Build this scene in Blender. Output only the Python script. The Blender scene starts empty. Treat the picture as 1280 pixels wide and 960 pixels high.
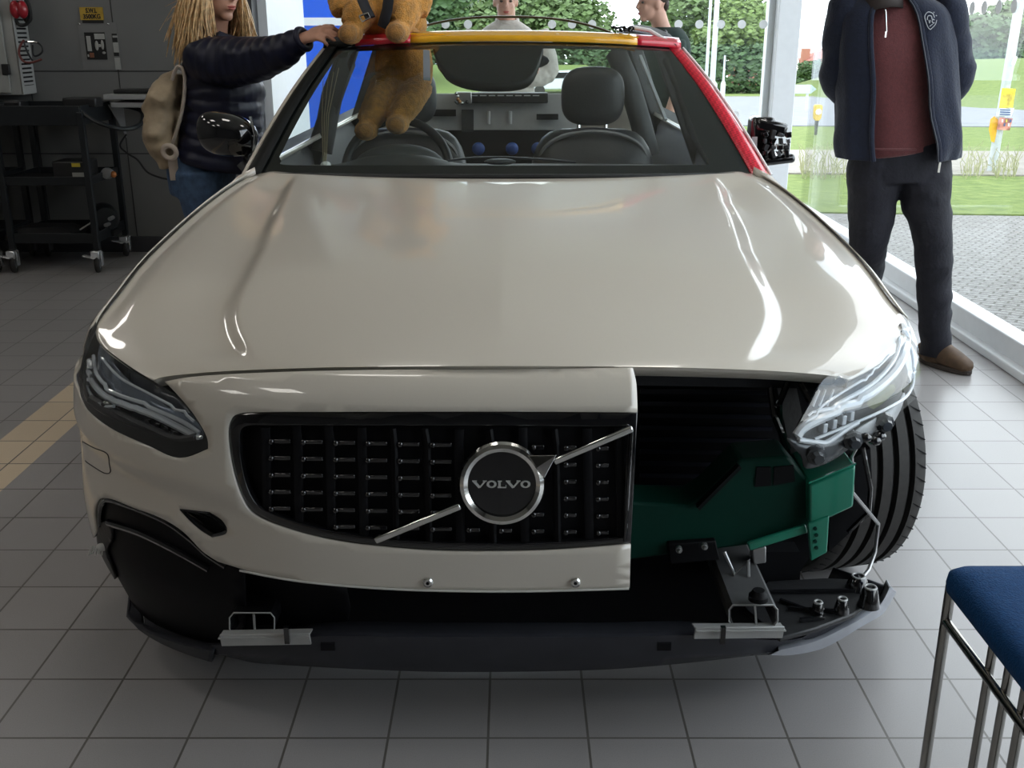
import bpy, math, random
import numpy as np
from mathutils import Vector, Matrix
from mathutils.geometry import delaunay_2d_cdt
from mathutils.noise import noise as pnoise
random.seed(7)
scn = bpy.context.scene
C = scn.collection
PI = math.pi

# ---------------------------------------------------------------- camera, world, exposure
F_PX, CAM_H, PITCH = 1305.0, 1.40, math.radians(18.63)
cam = bpy.data.cameras.new('camera'); co = bpy.data.objects.new('camera', cam); C.objects.link(co)
co.location = (0, 0, CAM_H); co.rotation_euler = (PI/2 - PITCH, 0, 0)
cam.sensor_width = 36.0; cam.lens = 36.0*F_PX/1280.0; cam.clip_start = 0.05; cam.clip_end = 600
scn.camera = co
scn.view_settings.view_transform = 'Standard'; scn.view_settings.look = 'None'
scn.view_settings.gamma = 1.0; scn.view_settings.use_curve_mapping = False
scn.view_settings.exposure = 0.25
LAMP = 6.8
w = bpy.data.worlds.new('overcast_sky'); scn.world = w; w.use_nodes = True
nt = w.node_tree; bg = nt.nodes['Background']
tc = nt.nodes.new('ShaderNodeTexCoord'); mp = nt.nodes.new('ShaderNodeMapping'); mp.inputs['Scale'].default_value = (1.5, 1.5, 5)
nz = nt.nodes.new('ShaderNodeTexNoise'); nz.inputs['Scale'].default_value = 2.2; nz.inputs['Detail'].default_value = 5
rp = nt.nodes.new('ShaderNodeValToRGB'); rp.color_ramp.elements[0].position = .38; rp.color_ramp.elements[0].color = (.66, .78, .93, 1)
rp.color_ramp.elements[1].position = .58; rp.color_ramp.elements[1].color = (.96, .98, 1.0, 1)
nt.links.new(tc.outputs['Generated'], mp.inputs['Vector']); nt.links.new(mp.outputs[0], nz.inputs['Vector'])
nt.links.new(nz.outputs['Fac'], rp.inputs['Fac']); nt.links.new(rp.outputs['Color'], bg.inputs['Color'])
bg.inputs['Strength'].default_value = 3.5

# ---------------------------------------------------------------- ray helper: a traced pixel at its own real distance
CP, SP = math.cos(PITCH), math.sin(PITCH)
def P(px, py, Y=None, Z=None, X=None):
    a = (px-640)/F_PX; b = (480-py)/F_PX
    d = Vector((a, CP + b*SP, -SP + b*CP))
    if Y is not None: t = Y/d.y
    elif Z is not None: t = (Z-CAM_H)/d.z
    else: t = X/d.x
    return Vector((0, 0, CAM_H)) + d*t
def proj(p):
    y, z = p[1], p[2]-CAM_H
    zc = y*CP - z*SP; yc = y*SP + z*CP
    return 640 + F_PX*p[0]/zc, 480 - F_PX*yc/zc

# ---------------------------------------------------------------- materials
MATS = {}
def mat(name, col, rough=.5, metal=0, coat=0, noise=0, nscale=20, bump=0, bscale=60, emis=0, sheen=0, spec=.5, alpha=1, coat_r=.03, trans=0, ior=1.45):
    if name in MATS: return MATS[name]
    m = bpy.data.materials.new(name); m.use_nodes = True
    t = m.node_tree; b = t.nodes['Principled BSDF']
    b.inputs['Base Color'].default_value = (*col, 1); b.inputs['Roughness'].default_value = rough
    b.inputs['Metallic'].default_value = metal; b.inputs['Coat Weight'].default_value = coat
    b.inputs['Coat Roughness'].default_value = coat_r; b.inputs['Specular IOR Level'].default_value = spec
    b.inputs['Sheen Weight'].default_value = sheen; b.inputs['IOR'].default_value = ior
    b.inputs['Transmission Weight'].default_value = trans
    if emis:
        b.inputs['Emission Color'].default_value = (*col, 1); b.inputs['Emission Strength'].default_value = emis
    if noise or bump:
        g = t.nodes.new('ShaderNodeNewGeometry') if False else t.nodes.new('ShaderNodeTexCoord')
        n = t.nodes.new('ShaderNodeTexNoise'); n.inputs['Scale'].default_value = nscale; n.inputs['Detail'].default_value = 4
        t.links.new(g.outputs['Object'], n.inputs['Vector'])
        if noise:
            r = t.nodes.new('ShaderNodeValToRGB')
            r.color_ramp.elements[0].position = .3; r.color_ramp.elements[1].position = .7
            r.color_ramp.elements[0].color = (*[c*(1-noise) for c in col], 1)
            r.color_ramp.elements[1].color = (*[min(1, c*(1+noise)) for c in col], 1)
            t.links.new(n.outputs['Fac'], r.inputs['Fac']); t.links.new(r.outputs['Color'], b.inputs['Base Color'])
        if bump:
            n2 = t.nodes.new('ShaderNodeTexNoise'); n2.inputs['Scale'].default_value = bscale; n2.inputs['Detail'].default_value = 3
            t.links.new(g.outputs['Object'], n2.inputs['Vector'])
            bp = t.nodes.new('ShaderNodeBump'); bp.inputs['Strength'].default_value = bump; bp.inputs['Distance'].default_value = .01
            t.links.new(n2.outputs['Fac'], bp.inputs['Height']); t.links.new(bp.outputs['Normal'], b.inputs['Normal'])
    MATS[name] = m; return m
def glass_mat(name, tint=(1, 1, 1), ior=1.5, rough=0, refl=1.0):
    if name in MATS: return MATS[name]
    m = bpy.data.materials.new(name); m.use_nodes = True; t = m.node_tree; t.nodes.clear()
    o = t.nodes.new('ShaderNodeOutputMaterial'); mx = t.nodes.new('ShaderNodeMixShader')
    tr = t.nodes.new('ShaderNodeBsdfTransparent'); tr.inputs['Color'].default_value = (*tint, 1)
    gl = t.nodes.new('ShaderNodeBsdfGlossy'); gl.inputs['Roughness'].default_value = rough
    gl.inputs['Color'].default_value = (refl, refl, refl, 1)
    lw = t.nodes.new('ShaderNodeLayerWeight'); lw.inputs['Blend'].default_value = .5     # Schlick, the same from both sides of the pane
    pw = t.nodes.new('ShaderNodeMath'); pw.operation = 'POWER'; pw.inputs[1].default_value = 5; t.links.new(lw.outputs['Facing'], pw.inputs[0])
    fr = t.nodes.new('ShaderNodeMapRange'); fr.inputs[3].default_value = ((ior-1)/(ior+1))**2*1.6; fr.inputs[4].default_value = 1.0; t.links.new(pw.outputs[0], fr.inputs[0])
    t.links.new(fr.outputs[0], mx.inputs[0]); t.links.new(tr.outputs[0], mx.inputs[1]); t.links.new(gl.outputs[0], mx.inputs[2])
    t.links.new(mx.outputs[0], o.inputs['Surface']); MATS[name] = m; return m

# ---------------------------------------------------------------- mesh building
def frame(d, hint=Vector((0, 0, 1))):
    d = Vector(d).normalized()
    if abs(d.dot(hint)) > .98: hint = Vector((1, 0, 0))
    x = hint.cross(d).normalized(); y = d.cross(x).normalized()
    return x, y
class MB:
    def __init__(s): s.v = []; s.f = []
    def add(s, vs, fs):
        b = len(s.v); s.v += [Vector(p) for p in vs]; s.f += [tuple(i+b for i in f) for f in fs]; return s
    def box(s, c, sz, rz=0, rx=0, ry=0, taper=1.0):
        R = Matrix.Rotation(rz, 3, 'Z') @ Matrix.Rotation(ry, 3, 'Y') @ Matrix.Rotation(rx, 3, 'X')
        vs = []
        for z in (-.5, .5):
            k = taper if z > 0 else 1
            for x, y in ((-.5, -.5), (.5, -.5), (.5, .5), (-.5, .5)):
                vs.append(Vector(c) + R @ Vector((x*sz[0]*k, y*sz[1]*k, z*sz[2])))
        return s.add(vs, [(3, 2, 1, 0), (4, 5, 6, 7), (0, 1, 5, 4), (1, 2, 6, 5), (2, 3, 7, 6), (3, 0, 4, 7)])
    def beam(s, a, b, w_, h_, up=Vector((0, 0, 1))):
        a, b = Vector(a), Vector(b); x, y = frame(b-a, up)
        vs = [p + x*sx*w_/2 + y*sy*h_/2 for p in (a, b) for sx, sy in ((-1, -1), (1, -1), (1, 1), (-1, 1))]
        return s.add(vs, [(3, 2, 1, 0), (4, 5, 6, 7), (0, 1, 5, 4), (1, 2, 6, 5), (2, 3, 7, 6), (3, 0, 4, 7)])
    def rings(s, rings, closed=True, caps=True):
        n = len(rings[0]); vs = [p for r in rings for p in r]; fs = []
        m = n if closed else n-1
        for i in range(len(rings)-1):
            for j in range(m):
                k = (j+1) % n
                fs.append((i*n+j, i*n+k, (i+1)*n+k, (i+1)*n+j))
        if caps and closed:
            fs.append(tuple(reversed(range(n)))); fs.append(tuple((len(rings)-1)*n+j for j in range(n)))
        return s.add(vs, fs)
    def tube(s, path, r, n=10, sq=1.0, hint=Vector((0, 0, 1)), capround=False):
        path = [Vector(p) for p in path]; rs = r if isinstance(r, (list, tuple)) else [r]*len(path)
        rings = []
        px = None
        for i, p in enumerate(path):
            d = (path[min(i+1, len(path)-1)] - path[max(i-1, 0)])
            if d.length < 1e-9: d = Vector((0, 0, 1))
            d.normalize()
            if px is None: x, y = frame(d, hint)
            else:
                x = (px - d*px.dot(d))
                x = x.normalized() if x.length > 1e-6 else frame(d, hint)[0]
                y = d.cross(x)
            px = x
            rings.append([p + x*math.cos(2*PI*k/n)*rs[i] + y*math.sin(2*PI*k/n)*rs[i]*sq for k in range(n)])
        if capround:
            def cap(ring, c, d, r_):
                return [[c + (q-c)*math.cos(a) + d*r_*math.sin(a) for q in ring] for a in (.5, 1.0, 1.4)]
            d0 = (path[0]-path[1]).normalized(); d1 = (path[-1]-path[-2]).normalized()
            rings = list(reversed(cap(rings[0], path[0], d0, rs[0]))) + rings + cap(rings[-1], path[-1], d1, rs[-1])
        return s.rings(rings)
    def ell(s, c, r, rot=None, n=16, m=10):
        c = Vector(c); R = rot if rot else Matrix.Identity(3)
        rings = []
        for i in range(m+1):
            a = -PI/2 + PI*(i+.02)/(m+.04)
            rings.append([c + R @ Vector((r[0]*math.cos(a)*math.cos(2*PI*k/n), r[1]*math.cos(a)*math.sin(2*PI*k/n), r[2]*math.sin(a))) for k in range(n)])
        return s.rings(rings)
    def lathe(s, c, prof, axis=Vector((0, 0, 1)), n=24, caps=True):
        x, y = frame(axis); ax = Vector(axis).normalized(); c = Vector(c)
        return s.rings([[c + ax*h + x*r*math.cos(2*PI*k/n) + y*r*math.sin(2*PI*k/n) for k in range(n)] for r, h in prof], caps=caps)
    def torus(s, c, axis, R, r, n=32, m=10, a0=0, a1=2*PI, sq=1.0):
        x, y = frame(axis); c = Vector(c)
        full = abs(a1-a0-2*PI) < 1e-6
        path = [c + x*R*math.cos(a0+(a1-a0)*k/n) + y*R*math.sin(a0+(a1-a0)*k/n) for k in range(n+1)]
        return s.tube(path, r, m, sq=sq, hint=Vector(axis))
    def prism(s, poly, d):
        n = len(poly); d = Vector(d)
        return s.add([Vector(p) for p in poly] + [Vector(p)+d for p in poly],
                     [tuple(reversed(range(n))), tuple(range(n, 2*n))] + [(i, (i+1) % n, n+(i+1) % n, n+i) for i in range(n)])
    def grid(s, fn, nu, nv):
        vs = [fn(i/nu, j/nv) for i in range(nu+1) for j in range(nv+1)]
        return s.add(vs, [(i*(nv+1)+j, (i+1)*(nv+1)+j, (i+1)*(nv+1)+j+1, i*(nv+1)+j+1) for i in range(nu) for j in range(nv)])
    def build(s, name, m, parent=None, smooth=True, bevel=0, solid=0, voxel=0, sub=0, ang=40, relax=0, off=-1):
        me = bpy.data.meshes.new(name); me.from_pydata([tuple(p) for p in s.v], [], s.f); me.validate(); me.update()
        return mk(name, me, m, parent, smooth, bevel, solid, voxel, sub, ang, relax, off)
def mk(name, me, m, parent=None, smooth=True, bevel=0, solid=0, voxel=0, sub=0, ang=40, relax=0, off=-1):
    o = bpy.data.objects.new(name, me); C.objects.link(o)
    me.materials.append(m)
    if smooth:
        me.polygons.foreach_set('use_smooth', [True]*len(me.polygons))
        if not voxel: me.set_sharp_from_angle(angle=math.radians(ang))
    if solid:
        md = o.modifiers.new('solid', 'SOLIDIFY'); md.thickness = solid; md.offset = off
    if voxel:
        md = o.modifiers.new('remesh', 'REMESH'); md.mode = 'VOXEL'; md.voxel_size = voxel; md.use_smooth_shade = True
        if relax:
            md = o.modifiers.new('relax', 'SMOOTH'); md.iterations = relax; md.factor = .5
    if bevel:
        md = o.modifiers.new('bevel', 'BEVEL'); md.width = bevel; md.segments = 2; md.limit_method = 'ANGLE'; md.angle_limit = math.radians(40)
        md.harden_normals = False
    if sub:
        md = o.modifiers.new('sub', 'SUBSURF'); md.levels = sub; md.render_levels = sub
    if parent is not None:
        o.parent = parent
        o.matrix_parent_inverse = Matrix.Translation(parent.get('origin', (0, 0, 0))).inverted() if False else parent_inv(parent)
    return o
def parent_inv(p):
    m = Matrix.Identity(4)
    while p is not None:
        m = (p.matrix_parent_inverse @ p.matrix_basis) @ m if p.parent else p.matrix_basis @ m
        p = p.parent
    return m.inverted()
def thing(name, label, cat, loc=(0, 0, 0), rz=0, group=None):
    o = bpy.data.objects.new(name, None); C.objects.link(o); o.empty_display_size = .1
    o.location = loc; o.rotation_euler = (0, 0, rz)
    return tag(o, label, cat, group)
def tag(o, label, cat, group=None, kind=None):
    o['label'] = label; o['category'] = cat
    if group: o['group'] = group
    if kind: o['kind'] = kind
    return o
def struct(o): o['kind'] = 'structure'; return o
def displace(o, strength, size, mid=.5):
    tx = bpy.data.textures.new('folds', 'CLOUDS'); tx.noise_scale = size; tx.noise_depth = 2
    md = o.modifiers.new('folds', 'DISPLACE'); md.texture = tx; md.strength = strength; md.mid_level = mid; md.texture_coords = 'GLOBAL'
    return o
def copy_tree(o, parent=None):
    c = o.copy(); C.objects.link(c)
    if parent is not None:
        c.parent = parent
    for ch in list(o.children): copy_tree(ch, c)
    return c
def spl(pts, per=8, closed=False):
    """Catmull-Rom through points; a trailing 'c' marks a sharp corner."""
    P_ = [(np.array([float(q) for q in p if not isinstance(q, str)]), isinstance(p[-1], str)) for p in pts]
    n = len(P_); out = []
    for i in range(n if closed else n-1):
        p1, c1 = P_[i]; p2, c2 = P_[(i+1) % n]
        p0 = p1 if (c1 or (i == 0 and not closed)) else P_[i-1][0]
        p3 = p2 if (c2 or (i+2 >= n and not closed)) else P_[(i+2) % n][0]
        for k in range(per):
            t = k/per
            out.append(.5*((2*p1)+(-p0+p2)*t+(2*p0-5*p1+4*p2-p3)*t*t+(-p0+3*p1-3*p2+p3)*t**3))
    if not closed: out.append(P_[-1][0])
    return [tuple(float(a) for a in p) for p in out]
def lerp(a, b, t): return a+(b-a)*t
def interp(x, xs, ys): return float(np.interp(x, xs, ys))
def sstep(a, b, x):
    t = max(0, min(1, (x-a)/(b-a))); return t*t*(3-2*t)

CX = -.022
class Surf:
    """A parametric surface with a lookup from a traced image point to (u, v)."""
    def __init__(s, fn, u=(-1, 1), v=(0, 1), off=0, nu=150, nv=70, wrap=0):
        s.wrap = wrap
        s.fn0, s.u, s.v, s.off = fn, u, v, off
        us = np.linspace(u[0], u[1], nu); vs = np.linspace(v[0], v[1], nv)
        s.G = []; pr = []
        for a in us:
            for b in vs:
                if not s.faces(a, b): continue
                s.G.append((a, b)); pr.append(proj(s.at(a, b)))
        s.G = np.array(s.G); s.pr = np.array(pr)
    def at(s, u, v, off=None):
        off = s.off if off is None else off
        p = s.fn0(u, v)
        if off:
            e = 1e-3
            du = s.fn0(u+e, v)-s.fn0(u-e, v); dv = s.fn0(u, v+e)-s.fn0(u, v-e)
            n = du.cross(dv).normalized()
            if n.dot(p-Vector((CX, 3.5, .6))) < 0: n = -n
            p = p + n*off
        return p
    def faces(s, u, v):
        e = 1e-3; p = s.fn0(u, v)
        n = (s.fn0(u+e, v)-s.fn0(u-e, v)).cross(s.fn0(u, v+e)-s.fn0(u, v-e))
        if n.dot(p-Vector((CX, 3.5, .6))) < 0: n = -n
        return n.dot(Vector((0, 0, CAM_H))-p) > 0
    def inv(s, px, py):
        i = int(np.argmin((s.pr[:, 0]-px)**2+(s.pr[:, 1]-py)**2)); u, v = s.G[i]
        for _ in range(8):
            a = np.array(proj(s.at(u, v))); e = 1e-3
            ju = (np.array(proj(s.at(u+e, v)))-a)/e; jv = (np.array(proj(s.at(u, v+e)))-a)/e
            J = np.stack([ju, jv], 1); r = np.array([px, py])-a
            st = np.linalg.solve(J.T@J+np.eye(2)*.5, J.T@r)
            st = np.clip(st, -.03, .03)
            u2 = float(np.clip(u+st[0], s.u[0], s.u[1])); v2 = float(np.clip(v+st[1], s.v[0], s.v[1]))
            if not s.faces(u2, v2) or ((np.array(proj(s.at(u2, v2)))-(px, py))**2).sum() > (r**2).sum()+.01: break
            u, v = u2, v2
        q = proj(s.at(u, v))
        if s.wrap and abs(q[0]-px) > 3.0 and abs(u) > .6: u = math.copysign(s.wrap, u)     # beyond the outline: carries on round the corner
        return u, v
    def pt(s, px, py, off=None):
        u, v = s.inv(px, py); return s.at(u, v, off)
    def path(s, pts, per=6, closed=False, off=None):
        return [s.pt(*q, off=off) for q in spl(pts, per, closed)]
    def panel(s, outline, holes=(), step=(.02, .02), per=6, off=None):
        """outline in traced image points -> dense triangulated piece of this surface (MB)."""
        loops = [[s.inv(*q) for q in spl(outline, per, True)]] + [[s.inv(*q) for q in spl(h, per, True)] for h in holes]
        return s.panel_uv(loops, step, off)
    def panel_uv(s, loops, step=(.02, .02), off=None):
        K = 1.0/step[0], 1.0/step[1]
        L = []
        for lp in loops:
            l2 = []
            for q in lp:
                q = (q[0]*K[0], q[1]*K[1])
                if not l2 or (abs(q[0]-l2[-1][0])+abs(q[1]-l2[-1][1])) > .02: l2.append(q)
            L.append(l2)
        vs = []; es = []
        for l2 in L:
            b = len(vs); n = len(l2); vs += l2; es += [(b+i, b+(i+1) % n) for i in range(n)]
        def inside(x, y, poly):
            r = False; n = len(poly); j = n-1
            for i in range(n):
                xi, yi = poly[i]; xj, yj = poly[j]
                if (yi > y) != (yj > y) and x < (xj-xi)*(y-yi)/(yj-yi)+xi: r = not r
                j = i
            return r
        arr = [np.array(l) for l in L]; allp = np.concatenate(arr)
        x0, y0 = arr[0].min(0); x1, y1 = arr[0].max(0)
        for i in range(int(math.floor(x0)), int(math.ceil(x1))+1):
            for j in range(int(math.floor(y0)), int(math.ceil(y1))+1):
                if inside(i, j, L[0]) and not any(inside(i, j, h) for h in L[1:]):
                    if ((allp[:, 0]-i)**2+(allp[:, 1]-j)**2).min() > .16: vs.append((float(i), float(j)))
        r = delaunay_2d_cdt([Vector(p) for p in vs], es, [], 0, 1e-5)
        ov, of = r[0], r[2]
        keep = []
        for f in of:
            cx = sum(ov[i].x for i in f)/len(f); cy = sum(ov[i].y for i in f)/len(f)
            if inside(cx, cy, L[0]) and not any(inside(cx, cy, h) for h in L[1:]): keep.append(tuple(f))
        pts = [s.at(p.x/K[0], p.y/K[1], off) for p in ov]
        # face towards the camera side
        m = MB(); fs = []
        for f in keep:
            a, b, c = (pts[i] for i in f[:3]); n = (b-a).cross(c-a)
            fs.append(f)
        tot = sum(((pts[f[1]]-pts[f[0]]).cross(pts[f[2]]-pts[f[0]])).dot(Vector((0, 0, CAM_H))-pts[f[0]]) for f in fs)
        if tot < 0: fs = [tuple(reversed(f)) for f in fs]
        return m.add(pts, fs)
# ---------------------------------------------------------------- setting
TILE = .2093; KX = CAM_H/CP      # ground slope -> X
XR = 2.19                        # right glazed wall
YB = 8.25; YG = 6.95             # back glazed wall, grey wall on the left
def floor_material():
    m = bpy.data.materials.new('floor_tiles'); m.use_nodes = True; t = m.node_tree; b = t.nodes['Principled BSDF']; N = t.nodes.new; L = t.links.new
    tc = N('ShaderNodeTexCoord'); sp = N('ShaderNodeSeparateXYZ'); L(tc.outputs['Object'], sp.inputs[0])
    def math_(op, a, b_=None):
        n = N('ShaderNodeMath'); n.operation = op
        for i, q in enumerate((a, b_)):
            if q is None: continue
            if isinstance(q, (int, float)): n.inputs[i].default_value = q
            else: L(q, n.inputs[i])
        return n.outputs[0]
    gx = math_('DIVIDE', math_('SUBTRACT', sp.outputs['X'], -.050), TILE)
    gy = math_('DIVIDE', math_('SUBTRACT', sp.outputs['Y'], 2.043), TILE)
    ds = []
    for g in (gx, gy):
        fr = math_('FRACT', g); ds.append(math_('MINIMUM', fr, math_('SUBTRACT', 1.0, fr)))
    dmin = math_('MINIMUM', ds[0], ds[1])
    grout = math_('LESS_THAN', dmin, .0125)
    cell = N('ShaderNodeCombineXYZ'); L(math_('FLOOR', gx), cell.inputs[0]); L(math_('FLOOR', gy), cell.inputs[1])
    wn = N('ShaderNodeTexWhiteNoise'); L(cell.outputs[0], wn.inputs['Vector'])
    sn = N('ShaderNodeTexNoise'); sn.inputs['Scale'].default_value = 420; sn.inputs['Detail'].default_value = 2; L(tc.outputs['Object'], sn.inputs['Vector'])
    band = math_('MULTIPLY', math_('GREATER_THAN', gx, -8.62), math_('LESS_THAN', gx, -7.62))
    c = N('ShaderNodeMix'); c.data_type = 'RGBA'; L(band, c.inputs['Factor'])
    c.inputs['A'].default_value = (.30, .285, .28, 1); c.inputs['B'].default_value = (.62, .50, .36, 1)
    v = math_('ADD', .80, math_('ADD', math_('MULTIPLY', wn.outputs['Value'], .10), math_('MULTIPLY', sn.outputs['Fac'], .30)))
    mul = N('ShaderNodeMix'); mul.data_type = 'RGBA'; mul.blend_type = 'MULTIPLY'; mul.inputs['Factor'].default_value = 1
    cv = N('ShaderNodeCombineColor'); [L(v, cv.inputs[i]) for i in range(3)]
    L(c.outputs['Result'], mul.inputs['A']); L(cv.outputs[0], mul.inputs['B'])
    g2 = N('ShaderNodeMix'); g2.data_type = 'RGBA'; L(grout, g2.inputs['Factor']); L(mul.outputs['Result'], g2.inputs['A']); g2.inputs['B'].default_value = (.11, .10, .09, 1)
    L(g2.outputs['Result'], b.inputs['Base Color'])
    ro = N('ShaderNodeMapRange'); L(sn.outputs['Fac'], ro.inputs[0]); ro.inputs[3].default_value = .24; ro.inputs[4].default_value = .36
    L(ro.outputs[0], b.inputs['Roughness']); b.inputs['Specular IOR Level'].default_value = .6
    bp = N('ShaderNodeBump'); bp.inputs['Distance'].default_value = .002; bp.inputs['Strength'].default_value = .5
    hs = math_('SUBTRACT', math_('MULTIPLY', sn.outputs['Fac'], .12), grout); L(hs, bp.inputs['Height']); L(bp.outputs[0], b.inputs['Normal'])
    return m
fl = MB().box((-1.4, 2.2, -.03), (7.3, 12.2, .06)).build('floor', floor_material(), smooth=False); struct(fl)
M_grey = mat('grey_wall_panel', (.155, .155, .150), .45, noise=.05, nscale=3)
M_skirt = mat('dark_skirting', (.05, .05, .055), .5, noise=.1)
M_white = mat('white_frame', (.78, .80, .82), .35, noise=.02)
M_ceil = mat('ceiling_tiles', (.62, .60, .56), .8, noise=.03)
M_dull = mat('plain_wall', (.13, .125, .12), .7, noise=.05)
M_groove = mat('panel_joint', (.035, .035, .035), .6, noise=.1)
CZ = 3.5
# grey panelled wall with its joints
xg0, xg1 = -4.95, P(322, 150, Y=YG).x
struct(MB().box(((xg0+xg1)/2, YG+.06, CZ/2), (xg1-xg0, .12, CZ)).build('wall_back_left', M_grey, smooth=False))
j = MB()
for py in (89, 192): j.box(((xg0+xg1)/2, YG-.001, P(200, py, Y=YG).z), (xg1-xg0, .004, .007))
for px in (36, 148): j.box((P(px, 90, Y=YG).x, YG-.001, CZ/2), (.006, .004, CZ))
struct(j.build('trim_1', M_groove, smooth=False))
zs = P(200, 296, Y=YG-.02).z
struct(MB().box(((xg0+xg1)/2, YG-.012, zs/2), (xg1-xg0, .02, zs)).build('baseboard_back', M_skirt, smooth=False))
struct(MB().box((xg1+.015, YG+.03, CZ/2), (.035, .2, CZ)).build('trim_2', M_skirt, smooth=False))
struct(MB().box((xg1+.06, YG+.70, CZ/2), (.06, 1.24, CZ)).build('wall_return', M_white, smooth=False))
struct(MB().box((-5.0, 1.5, CZ/2), (.1, 11, CZ)).build('wall_left', M_dull, smooth=False))
struct(MB().box((-1.4, -3.95, CZ/2), (7.3, .1, CZ)).build('wall_front', M_dull, smooth=False))
struct(MB().box((-1.4, 2.2, CZ+.05), (7.5, 12.4, .1)).build('ceiling', M_ceil, smooth=False))
struct(MB().box((XR+.05, -2.25, CZ/2), (.14, 3.4, CZ)).build('wall_right_light_block', M_dull, smooth=False))  # unseen wall added behind the camera to block window light from the car front
M_glass = glass_mat('window_glass', (.975, .99, .985), 1.28, refl=.5)
# corner column and frames
xc = P(981, 240, Y=YB).x
cw = P(1003, 10, Y=YB).x - P(967, 10, Y=YB).x + .02
struct(MB().box((xc-cw/2+.02, YB, CZ/2), (cw*.72, .22, CZ)).box((xc-cw+.05, YB+.05, CZ/2), (.09, .10, CZ)).build('trim_3', M_white, smooth=False, bevel=.006))
def mullion(n, x, y, sx, sy, z0=0, z1=CZ):
    struct(MB().box((x, y, (z0+z1)/2), (sx, sy, z1-z0)).build('trim_%d' % n, M_white, smooth=False, bevel=.004))
xm1 = P(350, 100, Y=YB).x
mullion(4, P(343, 60, Y=YB).x, YB, .16, .08); mullion(5, P(357, 60, Y=YB).x+.02, YB-.02, .05, .06)
mullion(6, (xm1+xc)/2, YB, xc-xm1, .10, 0, .10); mullion(7, (xm1+xc)/2, YB, xc-xm1, .10, 2.9, CZ)
# right glazed wall: floor rail, head rail, slim posts
struct(MB().box((XR+.05, 2.2, .065), (.10, 12.1, .13)).box((XR-.02, 2.2, .02), (.05, 12.1, .04)).build('trim_8', M_white, smooth=False, bevel=.006))
mullion(9, XR+.05, 2.2, .10, 12.1, 2.9, CZ)
for k, yy in enumerate((3.05, .35, -2.4)): mullion(10+k, XR+.07, yy, .06, .07)
struct(MB().box((XR+.06, 6.75, 1.5), (.012, .02, 2.9)).build('trim_13', mat('glass_edge', (.75, .85, .82), .2), smooth=False))
struct(MB().box(((xm1+xc)/2, YB, 1.5), (xc-xm1, .012, 2.8)).build('window_1', M_glass, smooth=False))
struct(MB().box((XR+.06, 2.2, 1.5), (.012, 11.9, 2.8)).build('window_2', M_glass, smooth=False))
M_dot = mat('frosted_dot', (.85, .87, .88), .6)
k = 0
def dots(name, pts, ax, label, cat='glass marker'):
    global k
    for p in pts:
        m_ = MB().lathe(p, [(.001, -.0012), (.031, -.0012), (.031, .0012), (.001, .0012)], ax, 20)
        o = m_.build('manifestation_dot', M_dot, smooth=False)
        tag(o, label, cat, name)
yy = YB-.012
pts = [P(px, 34, Y=yy) for px in (432, 447, 531, 557, 585, 690, 715, 740, 823, 848, 874, 901, 927, 954)]
dots('dots on the back glass', [Vector((p.x, yy, 1.455)) for p in pts], (0, 1, 0), 'white round sticker in the eye-level row on the back glass')
dots('low dots on the back glass', [Vector((P(919, 142, Y=yy).x, yy, .80))], (0, 1, 0), 'white round sticker low on the back glass above the stripped mirror')
dots('dots on the side glass', [Vector((XR+.05, P(px, 12, X=XR+.05).y, 1.51)) for px in (1215, 1230, 1248, 1267)], (1, 0, 0), 'white round sticker in the row on the glass right of the fleece jacket')

# ceiling lamps (the room's own light)
M_lamp = bpy.data.materials.new('led_panel_light'); M_lamp.use_nodes = True
_b = M_lamp.node_tree.nodes['Principled BSDF']; _b.inputs['Base Color'].default_value = (.9, .9, .9, 1)
_b.inputs['Emission Color'].default_value = (1, .955, .89, 1); _b.inputs['Emission Strength'].default_value = LAMP
def ceiling_lamp(x, y):
    t = thing('ceiling_light', 'square flat panel light set in the ceiling, out of frame overhead', 'light', (x, y, CZ), 0, 'ceiling panel lights')
    MB().box((x, y, CZ-.02), (.64, .64, .03)).build('lamp_frame', M_white, t, smooth=False)
    MB().box((x, y, CZ-.038), (.58, .58, .01)).build('diffuser', M_lamp, t, smooth=False)
for x, y in ((-4.1, 5.6), (-4.1, 3.4), (-4.1, 1.2), (-2.5, 2.0), (-2.5, -.4), (-.8, 2.9), (1.2, 2.9), (-4.1, -1.0)): ceiling_lamp(x, y)

# ---------------------------------------------------------------- outdoors: ground falls gently away from the building
GS = -.038
def gz(Y): return -.10 + GS*(Y-YB)
def G(px, py):      # traced point on the sloping ground
    a = (px-640)/F_PX; b = (480-py)/F_PX; d = Vector((a, CP+b*SP, -SP+b*CP)); 
    t = (gz(0)-CAM_H)/(d.z-GS*d.y); return Vector((0, 0, CAM_H))+d*t
def ground_material(name, ca, cb, scale, bump):
    m = mat(name, ca, .9)
    t = m.node_tree; b = t.nodes['Principled BSDF']; tc = t.nodes.new('ShaderNodeTexCoord')
    n = t.nodes.new('ShaderNodeTexNoise'); n.inputs['Scale'].default_value = scale; n.inputs['Detail'].default_value = 8; n.inputs['Roughness'].default_value = .7
    r = t.nodes.new('ShaderNodeValToRGB'); r.color_ramp.elements[0].position = .36; r.color_ramp.elements[1].position = .64
    r.color_ramp.elements[0].color = (*ca, 1); r.color_ramp.elements[1].color = (*cb, 1)
    t.links.new(tc.outputs['Object'], n.inputs['Vector']); t.links.new(n.outputs['Fac'], r.inputs['Fac']); t.links.new(r.outputs['Color'], b.inputs['Base Color'])
    bp = t.nodes.new('ShaderNodeBump'); bp.inputs['Strength'].default_value = bump; bp.inputs['Distance'].default_value = .05
    t.links.new(n.outputs['Fac'], bp.inputs['Height']); t.links.new(bp.outputs[0], b.inputs['Normal'])
    return m
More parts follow.
